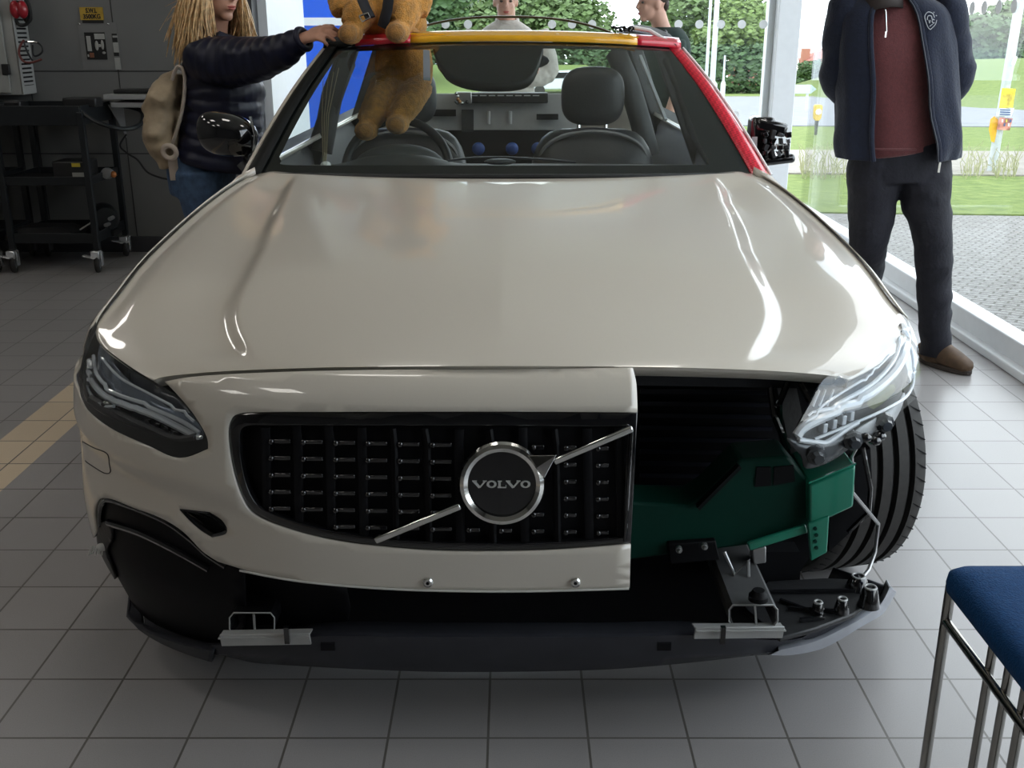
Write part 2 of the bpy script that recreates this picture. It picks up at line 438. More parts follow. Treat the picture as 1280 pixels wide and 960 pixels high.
M_grass = ground_material('grass', (.085, .135, .022), (.18, .235, .055), 6, .6)
M_dry = ground_material('dry_path', (.22, .20, .17), (.32, .30, .26), 9, .4)
M_road = ground_material('asphalt', (.19, .20, .215), (.24, .25, .265), 2, .1)
def paving_material():
    m = ground_material('block_paving', (.19, .185, .175), (.36, .355, .34), 30, .3)
    t = m.node_tree; b = t.nodes['Principled BSDF']
    br = t.nodes.new('ShaderNodeTexBrick'); br.inputs['Scale'].default_value = 4.2; br.inputs['Mortar Size'].default_value = .03
    br.inputs['Color1'].default_value = (1, 1, 1, 1); br.inputs['Color2'].default_value = (.86, .85, .83, 1); br.inputs['Mortar'].default_value = (.45, .43, .40, 1)
    tc = t.nodes.new('ShaderNodeTexCoord'); mp = t.nodes.new('ShaderNodeMapping'); mp.inputs['Rotation'].default_value = (0, 0, .6)
    t.links.new(tc.outputs['Object'], mp.inputs[0]); t.links.new(mp.outputs[0], br.inputs['Vector'])
    mx = t.nodes.new('ShaderNodeMix'); mx.data_type = 'RGBA'; mx.blend_type = 'MULTIPLY'; mx.inputs['Factor'].default_value = 1
    src = b.inputs['Base Color'].links[0].from_socket
    t.links.new(src, mx.inputs['A']); t.links.new(br.outputs['Color'], mx.inputs['B']); t.links.new(mx.outputs['Result'], b.inputs['Base Color'])
    return m
M_pave = paving_material()
def strip(name, y0, y1, x0, x1, m, dz=0, skew=0):
    """a strip of ground between two depths; skew turns it a little about x = 0"""
    vs = []; fs = []
    n = 24
    for i in range(n+1):
        x = lerp(x0, x1, i/n)
        for y in (y0, y1):
            yy = y + skew*x; vs.append(Vector((x, yy, gz(yy)+dz)))
    top = MB(); top.add(vs, [(2*i, 2*i+2, 2*i+3, 2*i+1) for i in range(n)])
    o = top.build(name, m, smooth=False, solid=.08, off=-1); return struct(o)
ya = G(1150, 262).y; yb = G(1100, 216).y; yc_ = G(1100, 187).y; yd = G(1100, 157).y; ye = G(1000, 121).y
sk = -.10
strip('ground_paving', YB+.06, ya+.6, -9, 40, M_pave, .0)
strip('ground_paving_side', -6, YB+.06, XR+.12, 30, M_pave, .0)
strip('ground_verge', ya, 290, -120, 160, M_grass, .012, sk)
strip('path', yb, yc_, -60, 90, M_dry, .03, sk)
strip('road', yd, ye, -90, 120, M_road, .035, sk)
strip('trim_14', ye, ye+.5, -90, 120, M_dry, .05, sk)
# ---------------------------------------------------------------- the car
CX = -.022
M_paint = mat('warm_grey_car_paint', (.56, .515, .445), .28, coat=1, coat_r=.015, noise=.012, nscale=300)
M_black = mat('gloss_black_plastic', (.006, .006, .007), .08, coat=1, noise=.1)
M_matb = mat('satin_black_plastic', (.012, .012, .013), .45, noise=.2, bump=.1)
M_bay = mat('engine_bay_black', (.003, .003, .004), .6, noise=.3, spec=.2)
M_rub = mat('tyre_rubber', (.024, .022, .020), .7, noise=.15, nscale=60)
M_chr = mat('chrome', (.72, .72, .70), .10, metal=1, noise=.02)
M_steel = mat('bare_metal', (.42, .42, .42), .35, metal=.8, noise=.15, nscale=12)
M_alu = mat('grey_cut_metal', (.38, .38, .37), .4, metal=.3, noise=.08)
M_green = mat('green_painted_steel', (.012, .19, .12), .32, coat=.6, noise=.10, nscale=8)
M_gdark = mat('shaded_green_steel', (.0012, .030, .020), .5, spec=.2, noise=.15, nscale=6)  # shade under the bumper put into a darker green
M_red = mat('red_painted_steel', (.62, .012, .035), .3, coat=.8, noise=.06)
M_yel = mat('yellow_painted_steel', (.80, .40, .015), .3, coat=.8, noise=.05)
M_trim = mat('charcoal_interior', (.035, .037, .038), .6, noise=.15, bump=.1)
M_seat = mat('dark_leather', (.022, .023, .025), .42, noise=.15, bump=.1, bscale=150)
M_splt = mat('grey_bumper_plastic', (.030, .031, .038), .4, noise=.1, spec=.35)
M_lens = glass_mat('headlight_lens', (.93, .95, .96), 1.5)
M_wind = glass_mat('windscreen_glass', (.80, .86, .84), 1.52)
M_frit = mat('black_glass_band', (.006, .007, .007), .5, noise=.1, spec=.2)
M_led = mat('headlight_light_guide', (.50, .53, .56), .18, noise=.06, coat=1)
M_hsg = mat('headlight_bezel', (.035, .042, .055), .25, noise=.3, coat=.5)
M_hsg2 = mat('headlight_bezel_smoke', (.075, .08, .085), .25, metal=.4, noise=.2)

car = thing('car', 'light warm-grey estate car with its front corner, roof skin and mirror cap cut away', 'car', (CX, 4.3, 0))
def part(m_, name, m, parent=None, **k): return m_.build(name, m, parent or car, **k)

# nose surface: superellipse plan, u = side to side, v = height (m)
def nose_fn(u, z):
    W = interp(z, [.10, .25, .40, .55, .70, .80, .90], [.965, 1.0, 1.01, 1.0, .985, .965, .94])
    Yn = interp(z, [.10, .30, .45, .60, .70, .76, .80, .86, .95], [1.86, 1.805, 1.792, 1.795, 1.808, 1.832, 1.870, 2.02, 2.3])
    th = u*PI/2; n = 2.5
    s_, c_ = math.sin(th), math.cos(th)
    x = W*math.copysign(abs(s_)**(2/n), s_); y = 1-math.copysign(abs(c_)**(2/n), c_)
    zr = interp(abs(x), [.45, .95], [.535, .60])
    rec = .014*sstep(.36, .60, abs(x))*sstep(0, .035, zr-z)*(1-.6*sstep(.10, .3, zr-z))
    return Vector((CX+x*(1-rec*.6), Yn+.64*y+rec, z))
def smooth1(fn, ez=.018):      # smooth the piecewise profile in height
    def g(u, z): return (fn(u, z-ez)+fn(u, z-ez/2)+fn(u, z)*2+fn(u, z+ez/2)+fn(u, z+ez))/6
    return g
nose = Surf(smooth1(nose_fn), (-1.04, 1.04), (.12, .88), 0, 240, 90, 1.0)
def noff(d): return Surf(smooth1(nose_fn), (-1.04, 1.04), (.12, .88), d, 200, 60, 1.0)
nose_in = {d: noff(d) for d in (-.03, -.06)}

# hood -----------------------------------------------------------------
def XZ(px, py, Z): return P(px, py, Z=Z)
e_px = [(192, 475, .742), (160, 458, .750), (127, 432, .762), (121, 402, .788), (150, 360, .832), (185, 317, .870), (240, 266, .925), (284, 232, .972), (318, 212, 1.003)]
edge = [P(a, b, Z=c) for a, b, c in e_px]
edge = [Vector((p.x-CX, p.y, p.z)) for p in edge]
edge_s = [Vector(p) for p in spl([tuple(p) for p in edge], 10)]
fc = P(622, 457, Z=.805); rc = Vector((0, 3.055, .999))
front_px = [(622, 457.5), (500, 458), (400, 459.5), (300, 463), (240, 467), (205, 471), (192, 475)]
front_s = []
for i, (a, b) in enumerate(spl(front_px, 8)):
    t = (622-a)/430; z = .805-.063*abs(t)**2.2
    p = P(a, b, Z=z); front_s.append(Vector((p.x-CX, p.y, p.z)))
front_s[0].x = 0
rear_s = [Vector((lerp(0, edge_s[-1].x, t), lerp(rc.y, edge_s[-1].y, t**2.4), lerp(rc.z, edge_s[-1].z, t**3))) for t in [i/40 for i in range(41)]]
def along(pts, t):
    ds = [0]
    for a, b in zip(pts, pts[1:]): ds.append(ds[-1]+(b-a).length)
    L = t*ds[-1]
    i = int(np.searchsorted(ds, L)); i = max(1, min(len(pts)-1, i))
    k = (L-ds[i-1])/max(1e-9, ds[i]-ds[i-1]); return pts[i-1].lerp(pts[i], k)
c0, c1 = front_s[0], rear_s[0]
def center_s(t):
    p = c0.lerp(c1, t); p.z += .035*math.sin(PI*t**.75); return p
def hood_fn(s, t):
    """half bonnet: s 0 centre .. 1 edge, t 0 front .. 1 rear"""
    s = max(0., min(1., s)); t = max(0., min(1., t))
    a = along(front_s, s); b = along(rear_s, s); l = center_s(t); r = along(edge_s, t)
    S = a.lerp(b, t)+l.lerp(r, s)-((c0.lerp(front_s[-1], s)).lerp(c1.lerp(rear_s[-1], s), t))
    # crown towards the edge and the two long creases
    k = math.sin(PI*t)**.6 if 0 < t < 1 else 0
    S.z += .022*k*(s**1.5-s**7)
    sc = interp(t, [0, .25, .5, .8, 1], [.66, .63, .635, .70, .79])
    amp = .0135*sstep(0, .12, t)*(1-sstep(.90, 1, t))
    S.z -= amp*sstep(sc-.012, sc+.035, s)*(1-sstep(sc+.04, min(.98, sc+.30), s))
    s2 = .935
    S.z -= .012*sstep(s2-.03, 1.0, s)*sstep(.12, .35, t)
    return S
def hood_mesh():
    m = MB(); nu, nv = 130, 110
    ss = [i/nu for i in range(nu+1)]; tt = [(j/nv)**1.0 for j in range(nv+1)]
    def row(j):
        t = tt[j]; h = [hood_fn(s, t) for s in ss]
        return [Vector((CX+p.x, p.y, p.z)) for p in reversed(h)] + [Vector((CX-p.x, p.y, p.z)) for p in h[1:]]
    rows = [row(j) for j in range(nv+1)]
    # folded front lip
    lip = [[p+Vector((0, .004, -.004)) for p in rows[0]], [p+Vector((0, .012, -.022)) for p in rows[0]]]
    rows = [lip[1], lip[0]]+rows
    return m.rings(rows, closed=False)
part(hood_mesh(), 'bonnet', M_paint, solid=.004, off=-1, ang=60)

# white-ish bumper cover, cut off right of the badge
hl_low = [(99.5, 468), (102, 500), (113, 517), (142, 538), (184, 557), (223, 573), (260, 561, 'c'), (258, 545), (243, 519), (226, 498), (206, 478, 'c')]
gr_out = [(797, 515.5, 'c'), (640, 514.5), (400, 514.8), (332, 515), (298, 517), (287, 526), (284, 545), (289, 583), (301, 622), (318, 645), (362, 663), (414, 676), (477, 684.5), (560, 690), (680, 689), (788.5, 681, 'c')]
bump = [(622, 461.5), (500, 462), (400, 463.5), (300, 467), (240, 471), (206, 477, 'c')] + list(reversed(hl_low[1:-1])) + \
       [(88, 462, 'c'), (80, 500), (80, 540), (80, 580), (85, 620), (90, 650), (94, 676, 'c'), (112, 678, 'c'), (120, 664), (118, 640), (124, 624), (140, 624), (165, 634), (200, 647), (228, 664), (253, 689), (272, 702, 'c'), (320, 716), (380, 728), (440, 734), (500, 737), (640, 739.5), (787, 735, 'c')] + list(reversed(gr_out)) + [(795.5, 480), (791, 459.5, 'c')]
fog_hole = [(225, 637, 'c'), (243, 639), (262, 641, 'c'), (276, 650), (283, 660, 'c'), (281, 667), (265, 671, 'c'), (252, 663), (238, 651)]
part(nose.panel(bump, [fog_hole], (.016, .014), per=5), 'bumper_cover', M_paint, solid=.006, ang=50)
bl = MB().tube(nose.path([(300, 713), (380, 727), (500, 736.5), (640, 739), (786, 735.5)], 8, off=.001), .0022, 6)
part(bl, 'bumper_edge', mat('pale_cut_edge', (.55, .54, .50), .4, noise=.05))
for px in (535, 719):
    p = nose.pt(px, 727, off=.004); b_ = part(MB().lathe(p, [(.001, .003), (.007, .003), (.010, 0), (.010, -.006)], (0, -1, .1), 18), 'bolt', M_chr)
    part(MB().lathe(p+Vector((0, -.0035, .0003)), [(.001, .0008), (.0035, .0008), (.0035, -.001)], (0, -1, .1), 6), 'bolt_socket', M_bay, b_)
p = nose.path([(103, 552), (118, 560), (134, 567), (137, 580), (138, 590), (130, 591), (112, 580), (107, 576)], 6, off=.0006)
part(MB().tube(p, .0011, 5), 'tow_cover_seam', M_matb)
part(nose_in[-.03].panel(fog_hole, (), (.01, .01), per=4), 'fog_recess', M_black, solid=.004)
part(MB().tube(nose.path(fog_hole, 4, True, off=-.004)+[nose.pt(*fog_hole[0][:2], off=-.004)], .005, 6), 'fog_surround', M_black)

# grille: surround frame, backing, slats with studs -----------------------
gin = [(785, 533, 'c'), (640, 532), (400, 531.5), (340, 531.5), (312, 532), (301, 538), (299, 556), (303, 588), (312, 617), (327, 636), (366, 652), (418, 665), (480, 674), (560, 679), (680, 679), (779, 672, 'c')]
grille = part(nose_in[-.03].panel(gr_out, (), (.02, .02), per=5), 'grille', M_bay, solid=.004)
part(Surf(smooth1(nose_fn), (-1.04, 1.04), (.12, .88), -.006, 200, 60, 1.0).panel(gr_out, [gin], (.02, .014), per=6), 'grille_surround', M_black, grille, solid=.016, bevel=.003)
n_up = Surf(smooth1(nose_fn), (-1.04, 1.04), (.12, .88), -.018, 200, 60)
sl = MB(); st = MB()
def gtop(x): return 534
def gbot(x): return interp(x, [300, 312, 327, 366, 418, 480, 560, 680, 785], [560, 615, 634, 650, 663, 672, 677, 677, 671])
for i in range(12):
    x = 352+i*40.2
    for dx in (-20.1,):
        xx = x+dx
        if xx > 780 or xx < 305: continue
        sl.tube([n_up.pt(xx-(y_-534)*-.02, y_) for y_ in np.linspace(gtop(xx), gbot(xx), 8)], .006, 6, sq=1.6)
    for r_ in range(6):
        y_ = 551+r_*21.0+i*.9+r_*.35*0
        if x > 778 or y_ > gbot(x)-6 or (x-627)**2+(y_-602)**2 < 60**2: continue
        k = 1 if i < 6 else .55
        a, b = n_up.pt(x-12*k, y_), n_up.pt(x+12*k, y_)
        st.beam(a, b, .010, .0085)
        st.ell(a+Vector((0, -.007, .001)), (.006, .005, .006), n=8, m=6)
part(sl, 'grille_slats', M_bay, grille)
part(st, 'grille_studs', M_black, grille, bevel=.0018)
part(MB().tube(n_up.path([(787, 534), (783, 600), (779, 671)], 6, off=.002), .004, 6), 'grille_end_strip', M_black, grille)
# diagonal bars
for nm, a, b in (('lower', (473, 667), (577, 624)), ('upper', (691, 572), (787, 534))):
    pa, pb = n_up.pt(*a, off=.012), n_up.pt(*b, off=.012)
    part(MB().beam(pa, pb, .010, .013), 'diagonal_bar', M_chr, grille, bevel=.003)
# badge
bc = nose.pt(627.5, 602, off=.012); ax = Vector((0, -1, .10)).normalized()
badge = part(MB().lathe(bc, [(.062, -.010), (.079, -.010), (.0815, 0), (.078, .007), (.071, .010), (.0635, .006), (.062, 0), (.062, -.010)], ax, 56, caps=False), 'badge_ring', M_chr, grille)
part(MB().lathe(bc, [(.0008, .000), (.064, .000), (.064, -.008), (.0008, -.008)], ax, 48), 'badge_disc', M_black, badge)
bx, by = frame(ax); bx = Vector((1, 0, 0)); by = ax.cross(bx)*-1
by = Vector((0, -ax.z*-1, 0)) if False else (Vector((0, 0, 1))-ax*ax.z).normalized()
def bp(x, y, d=0): return bc+bx*x+by*y+ax*d
arr = MB()      # arrow head at the upper right of the ring
arr.add([bp(.048, .058, .012), bp(.101, .057, .005), bp(.079, .015, .012), bp(.064, .036, .016), bp(.044, .056, -.006), bp(.098, .054, -.006), bp(.077, .012, -.006)],
        [(0, 3, 1), (1, 3, 2), (0, 1, 5, 4), (1, 2, 6, 5), (4, 5, 6), (0, 4, 3), (3, 6, 2)])
part(arr, 'badge_arrow', M_chr, badge, smooth=False, bevel=.001)
LT = MB()
def stroke(a, b, w_): LT.beam(bp(*a, .0035), bp(*b, .0035), w_, .003, up=ax)
def letter_V(x, h=.0125, w_=.021):
    stroke((x, h/2), (x+w_/2, -h/2), .0045); stroke((x+w_, h/2), (x+w_/2, -h/2), .0026)
    stroke((x-.003, h/2), (x+.0055, h/2), .0018); stroke((x+w_-.0045, h/2), (x+w_+.003, h/2), .0018)
def letter_O(x, h=.0135, w_=.0185):
    ring = lambda kx, ky, d: [bp(x+w_/2+math.cos(2*PI*q/24)*w_/2*kx, math.sin(2*PI*q/24)*h/2*ky, d) for q in range(24)]
    LT.rings([ring(.52, .72, .001), ring(.52, .72, .005), ring(1, 1, .005), ring(1, 1, .001)], caps=False)
letter_V(-.052); letter_O(-.0285)
stroke((-.0045, .006), (-.0045, -.006), .0045); stroke((-.008, .006), (.000, .006), .0018); stroke((-.008, -.006), (.008, -.006), .0022); stroke((.0075, -.006), (.0075, -.002), .0016)
letter_V(.0105); letter_O(.0345)
part(LT, 'badge_lettering', mat('silver_lettering', (.62, .62, .60), .35, metal=.5, noise=.03), badge, smooth=False)

# lower openings: dark backing, black end piece ---------------------------
low = nose_in[-.06]
duct = [(121, 624), (140, 622), (200, 645), (250, 686), (285, 706), (300, 716), (300, 800), (280, 812), (225, 800), (180, 780), (152, 758), (138, 727), (132, 700), (121, 668)]
part(nose.panel(duct, (), (.02, .02), per=4, off=-.012), 'lower_duct', mat('dull_black_liner', (.004, .004, .005), .5, noise=.2, spec=.15), solid=.006)
part(low.panel([(280, 700), (420, 720), (420, 800), (280, 812)], (), (.02, .02), per=4), 'lower_duct_back', M_bay, solid=.006)
fl_ = MB()
fl_.tube(nose.path([(122, 658), (122, 640), (127, 628), (142, 628), (200, 651), (235, 675), (256, 694), (280, 710)], 6, off=-.006), .006, 8)
part(fl_, 'duct_lip', M_black)
part(MB().tube(nose.path([(130, 655), (170, 668), (215, 690), (258, 714)], 6, off=-.010), .008, 8), 'duct_vane', M_black)
# hanging flap
part(nose.panel([(120, 655, 'c'), (134, 654), (137, 676), (130, 690), (142, 724), (130, 727, 'c'), (121, 712), (119, 690, 'c')], (), (.01, .01), per=3, off=-.01), 'torn_bumper_tab', M_matb, solid=.006)
tt_ = MB(); pw = nose.pt(127, 684)
for q in range(7): tt_.beam(pw+Vector((-.022+.004*q, 0, .003)), pw+Vector((-.030+.005*q, -.004, -.018+.002*(q % 3))), .003, .002)
tt_.ell(pw, (.012, .006, .010), n=8, m=6)
part(tt_, 'frayed_edge', mat('frayed_white_plastic', (.6, .6, .58), .5, noise=.1))
# splitter: grey lower lip all the way across
def lipfn(z0): return None
up_px = [(137, 727), (150, 760), (180, 786), (225, 803), (272, 808), (400, 796), (520, 797), (640, 797), (760, 797), (870, 795), (985, 801), (1020, 786), (1067, 768), (1090, 752), (1104, 731)]
lo_px = [(139, 734), (150, 768), (184, 797), (228, 814), (272, 826), (330, 832), (500, 841), (640, 842), (760, 839), (850, 832), (940, 822), (1000, 815), (1067, 778), (1097, 760), (1111, 735)]
def onZ(pts, z, per=6): return [P(a, b, Z=z) for a, b in spl(pts, per)]
def plan(px_pts, z, d=0):
    """traced points put on the nose plan curve at a fixed height"""
    return [nose_at(a, b, d) for a, b in spl(px_pts, 6)]
upc = [nose.pt(a, b) for a, b in spl(up_px, 6)]
loc_ = [nose.pt(a, b, off=-.01) for a, b in spl(lo_px, 6)]
bkc = [p+Vector((-(p.x-CX)*.10, .10, -.01)) for p in loc_]; bku = [p+Vector((-(p.x-CX)*.06, .05, .0)) for p in upc]
mid = [a.lerp(b, .5)+Vector(((a.x-CX)*.01, -.012, 0)) for a, b in zip(upc, loc_)]
part(MB().rings([bku, upc, mid, loc_, bkc], closed=False), 'splitter', M_splt, solid=.004, ang=50)
M_lip = mat('window_lit_lip', (.30, .31, .34), .4, noise=.1)  # window reflection on the right lip put into its pale colour
for U_, D_, m_ in (([(968, 806), (990, 801), (1020, 792), (1067, 768), (1092, 750), (1105, 727)], [(955, 809), (985, 809), (1024, 800), (1068, 775), (1098, 757), (1112, 734)], M_lip),
                   ([(272, 808), (225, 797), (180, 779), (152, 758)], [(272, 824), (226, 812), (183, 795), (149, 768)], M_splt)):
    u_ = [nose.pt(a, b, off=.016) for a, b in spl(U_, 6)]; d_ = [nose.pt(a, b, off=.018) for a, b in spl(D_, 6)]
    part(MB().rings([[p+Vector((0, .02, .004)) for p in u_], u_, d_, [p+Vector((0, .03, -.006)) for p in d_]], closed=False), 'splitter_lip', m_, solid=.003, ang=50)
# flat plastic shelf behind the splitter, with its fixings
sh = MB(); sh.rings([[Vector((CX+.45, 2.02, .215)), Vector((CX+.6, 2.02, .22)), Vector((CX+.75, 2.08, .225)), Vector((CX+.87, 2.2, .23))],
                     [Vector((CX+.40, 2.4, .215)), Vector((CX+.55, 2.4, .22)), Vector((CX+.68, 2.4, .225)), Vector((CX+.80, 2.42, .23))]], closed=False)
shelf_px = [(975, 797), (1020, 785), (1067, 767), (1098, 742), (1085, 725), (1030, 722), (960, 726), (930, 760)]
shf = [P(a, b, Z=.225) for a, b in shelf_px]
sp_ = part(MB().prism(shf, (0, 0, -.012)), 'undertray_shelf', M_matb, bevel=.003)
for a, b, r_, h_ in ((1022, 762, .014, .018), (1052, 760, .016, .022), (1086, 752, .022, .035), (1072, 730, .024, .02)):
    p = P(a, b, Z=.235)
    part(MB().lathe(p, [(.001, h_), (r_*.6, h_), (r_*.75, h_*.8), (r_, 0), (r_*1.1, -.01)], (0, 0, 1), 14), 'push_clip', M_black, sp_, ang=30)
    part(MB().torus(p+Vector((0, 0, h_)), (0, 0, 1), r_*.55, .0025, 18, 6), 'clip_rim', M_alu, sp_)
for (a, b), (c, d) in (((962, 740), (1070, 738)), ((985, 760), (1060, 765)), ((1000, 775), (1030, 772)), ((975, 750), (1030, 770))):
    part(MB().beam(P(a, b, Z=.23), P(c, d, Z=.23), .006, .008), 'shelf_rib', M_black, sp_)

# front structure behind the cut: black radiator block, green beam ---------
def quadP(pts, Y): return [P(a, b, Y=Y) for a, b in pts]
bay = part(MB().prism(quadP([(200, 500), (300, 470), (1060, 474), (1066, 600), (1010, 700), (1000, 715), (300, 715)], 2.30), (0, .05, 0)), 'radiator_backing', M_bay)
part(MB().prism(quadP([(300, 690), (1000, 690), (1000, 800), (930, 812), (300, 812)], 2.10), (0, .05, 0)), 'lower_radiator', M_bay)
rb = MB()
for i in range(13): rb.beam(P(800, 474+i*15, Y=2.27), P(965, 476+i*15, Y=2.27), .006, .010)
part(rb, 'radiator_fins', mat('navy_black_plastic', (.006, .007, .016), .45, noise=.2), bay)
part(MB().beam(P(780, 470, Y=1.98), P(1060, 476, Y=2.12), .05, .022), 'bonnet_slam_panel', M_bay)
part(MB().beam(P(300, 800, Y=1.93), P(940, 800, Y=1.93), .04, .05), 'lower_crossmember', M_matb)
part(MB().beam(P(975, 470, Y=2.12), P(1000, 590, Y=2.16), .03, .05), 'headlight_carrier', M_matb)
for a, b in (((962, 478), (985, 560)), ((985, 478), (975, 530)), ((1000, 480), (1035, 520))):
    part(MB().tube([P(*a, Y=2.05), P((a[0]+b[0])/2-6, (a[1]+b[1])/2, Y=2.03), P(*b, Y=2.08)], .007, 7), 'bonnet_cable', M_black)
beam_p = [(700, 612), (792, 628), (860, 632), (882, 618), (926, 574), (985, 570), (1012, 603), (1013, 655), (1006, 662), (935, 682), (790, 700), (700, 705)]
gb = part(MB().prism(quadP(beam_p, 2.00), (0, .10, 0)), 'crash_beam', M_gdark, bevel=.006)
pk = [(930, 578), (985, 578), (988, 600), (955, 612), (930, 610)]
part(MB().prism(quadP([(946, 584), (964, 584), (964, 607), (944, 609)], 1.996), (0, .01, 0)), 'beam_pocket', M_bay, gb)
part(MB().prism(quadP([(968, 584), (992, 582), (994, 602), (967, 607)], 1.996), (0, .01, 0)), 'beam_pocket', M_bay, gb)
part(MB().beam(P(872, 634, Y=1.99), P(924, 582, Y=1.99), .02, .008), 'beam_gusset', M_bay, gb)
bxf = quadP([(1012, 606), (1070, 582), (1067, 634), (1037, 648), (1012, 657)], 1.97)
part(MB().prism(bxf, (0, .16, .004)), 'crash_box', M_green, gb, bevel=.005)
part(MB().prism([P(1011, 605, Y=1.965), P(1070, 581, Y=1.965), P(1062, 577, Y=2.07), P(1008, 598, Y=2.07)], (0, 0, .004)), 'crash_box_lid', M_green, gb)
part(MB().prism(quadP([(1010, 655), (1037, 645), (1034, 691), (1014, 702)], 1.965), (0, .012, 0)), 'tow_flange', M_green, gb, bevel=.003)
for q in range(4): part(MB().lathe(P(1019+(q % 2)*1.5, 661+q*8, Y=1.963), [(.001, .001), (.004, .001), (.004, -.004)], (0, -1, 0), 10), 'flange_rivet', M_gdark, gb)
part(MB().beam(P(935, 683, Y=1.985), P(1008, 660, Y=1.985), .012, .02), 'beam_lip', M_green, gb, bevel=.004)
for a, b in ((849, 688), (881, 684)):
    part(MB().lathe(P(a, b, Y=1.965), [(.001, .008), (.003, .008), (.005, .004), (.005, 0), (.007, 0), (.007, -.01)], (0, -1, 0), 12), 'beam_bolt', M_steel, gb)
part(MB().prism(quadP([(835, 680), (895, 676), (900, 700), (838, 706)], 1.985), (0, .03, 0)), 'sensor_bracket', M_bay, bevel=.003)
part(MB().tube([P(905, 690, Y=2.0), P(918, 718, Y=1.98), P(935, 700, Y=1.99), P(936, 745, Y=1.96), P(950, 748, Y=1.955)], .0045, 6), 'brake_pipe', M_steel)
part(MB().prism(quadP([(940, 686), (958, 684), (958, 704), (942, 706)], 2.03), (0, .04, 0)), 'pipe_clamp', M_steel, bevel=.003)

# lower rails: hollow crash boxes on both sides ---------------------------
def rail(x0, x1, xt0, xt1, yt, yb, ytop_back, lit):
    """open box section: outline walls seen end on, plus its top face running back"""
    Y0 = 1.86
    A = [P(x0+4, yb, Y=Y0), P(x0, yb-6, Y=Y0), P(x0, yt+6, Y=Y0), P(x0+5, yt, Y=Y0), P(x1-5, yt, Y=Y0), P(x1, yt+6, Y=Y0), P(x1, yb-6, Y=Y0), P(x1-4, yb, Y=Y0)]
    r = MB()
    back = [p+Vector((0, .35, 0)) for p in A]
    r.rings([A, back], closed=False)
    o = part(r, 'crash_rail', lit, solid=.004, smooth=False)
    xm = (x0+x1)/2+2
    part(MB().beam(P(xm, yt, Y=Y0+.002), P(xm+2, yb, Y=Y0+.002), .004, .004), 'rail_web', M_alu, o)
    part(MB().tube(A, .0016, 5), 'rail_cut_edge', M_alu, o)
    return o
rail(287, 343, 0, 0, 766, 792, 0, M_bay)
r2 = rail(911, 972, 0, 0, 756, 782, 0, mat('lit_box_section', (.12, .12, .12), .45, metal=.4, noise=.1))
part(MB().lathe(P(948, 744, Z=.325), [(.001, .012), (.012, .012), (.016, .004), (.020, 0), (.020, -.01)], (0, 0, 1), 12), 'rail_bolt', M_bay, r2)
pl_ = part(MB().beam(P(276, 800, Y=1.835), P(388, 798, Y=1.815), .005, .026), 'mounting_bracket', M_alu, bevel=.001)
part(MB().beam(P(276, 793.5, Y=1.845), P(388, 791.5, Y=1.825), .030, .003), 'bracket_flange', M_alu, pl_)
pr_ = part(MB().beam(P(868, 791, Y=1.82), P(979, 790, Y=1.85), .005, .026), 'mounting_bracket', M_alu, bevel=.001)
part(MB().beam(P(868, 785, Y=1.83), P(979, 784, Y=1.86), .030, .003), 'bracket_flange', M_alu, pr_)
for x in (359, 903):
    p = P(x, 797, Y=1.81); part(MB().beam(p+Vector((0, 0, .025)), p-Vector((0, 0, .012)), .010, .010), 'bracket_clip', M_black)
for x, z in ((405, 0), (825, 0)): part(MB().box(P(x+5, 808, Y=1.79), (.028, .006, .016)), 'splitter_slot', M_bay)
# pipes and clutter behind the left opening
for q in range(7):
    a = (270+q*19, 722+(q*37 % 13)); b = (278+q*18, 755+(q*53 % 17))
    part(MB().tube([P(*a, Y=2.02), P((a[0]+b[0])/2+9*math.sin(q*2), (a[1]+b[1])/2, Y=1.98), P(*b, Y=2.0)], .005, 6), 'bay_hose', M_matb)
part(MB().lathe(P(315, 762, Y=1.98), [(.001, .02), (.03, .02), (.035, 0), (.035, -.03)], (0, -1, 0), 20), 'horn', M_matb)

# headlights --------------------------------------------------------------
Lout = [(119.5, 402, 'c'), (106, 437), (99.8, 470), (102, 500), (113, 517), (142, 538), (184, 557), (223, 572), (260, 560, 'c'), (258, 544), (243, 519), (226, 498), (191, 476), (161, 457), (128, 432), (123.5, 420)]
hl = part(nose_in[-.06].panel(Lout, (), (.02, .02), per=5), 'headlight', M_hsg, solid=.004)
hl['label'] = 'left headlight of the picture, set in the bumper'
part(nose.panel(Lout, (), (.014, .014), per=5, off=.001), 'headlight_lens', M_lens, hl)
def inset(pts, k, cx, cy): return [((p[0]-cx)*k+cx, (p[1]-cy)*k+cy) + tuple(p[2:]) for p in pts]
Lrim = [(122, 412, 'c'), (110, 440), (104, 470), (107, 497), (118, 512), (145, 530), (186, 547), (223, 560), (252, 549, 'c'), (250, 540), (236, 520), (219, 500), (187, 480), (157, 461), (131, 440), (125, 425)]
Lrim2 = [(122, 408, 'c'), (109, 440), (103.5, 470), (106, 497), (117, 510), (145, 526), (186, 541), (222, 552), (253, 549, 'c'), (255, 541), (241, 520), (224, 500), (189, 478), (160, 459), (129, 434), (124, 422)]
part(Surf(smooth1(nose_fn), (-1.04, 1.04), (.12, .88), -.002, 200, 60, 1.0).panel(Lout, [Lrim2], (.02, .02), per=5), 'headlight_seal', M_frit, hl)
n3 = nose_in[-.03]
M_ref = mat('headlight_reflector', (.30, .34, .40), .15, metal=.7, noise=.3, nscale=10)
part(n3.panel([(122, 425), (117, 450), (122, 480), (150, 505), (190, 520), (225, 540), (250, 548), (246, 530), (215, 512), (180, 492), (150, 468), (134, 446)], (), (.02, .02), per=4, off=-.038), 'headlight_reflector', M_ref, hl)
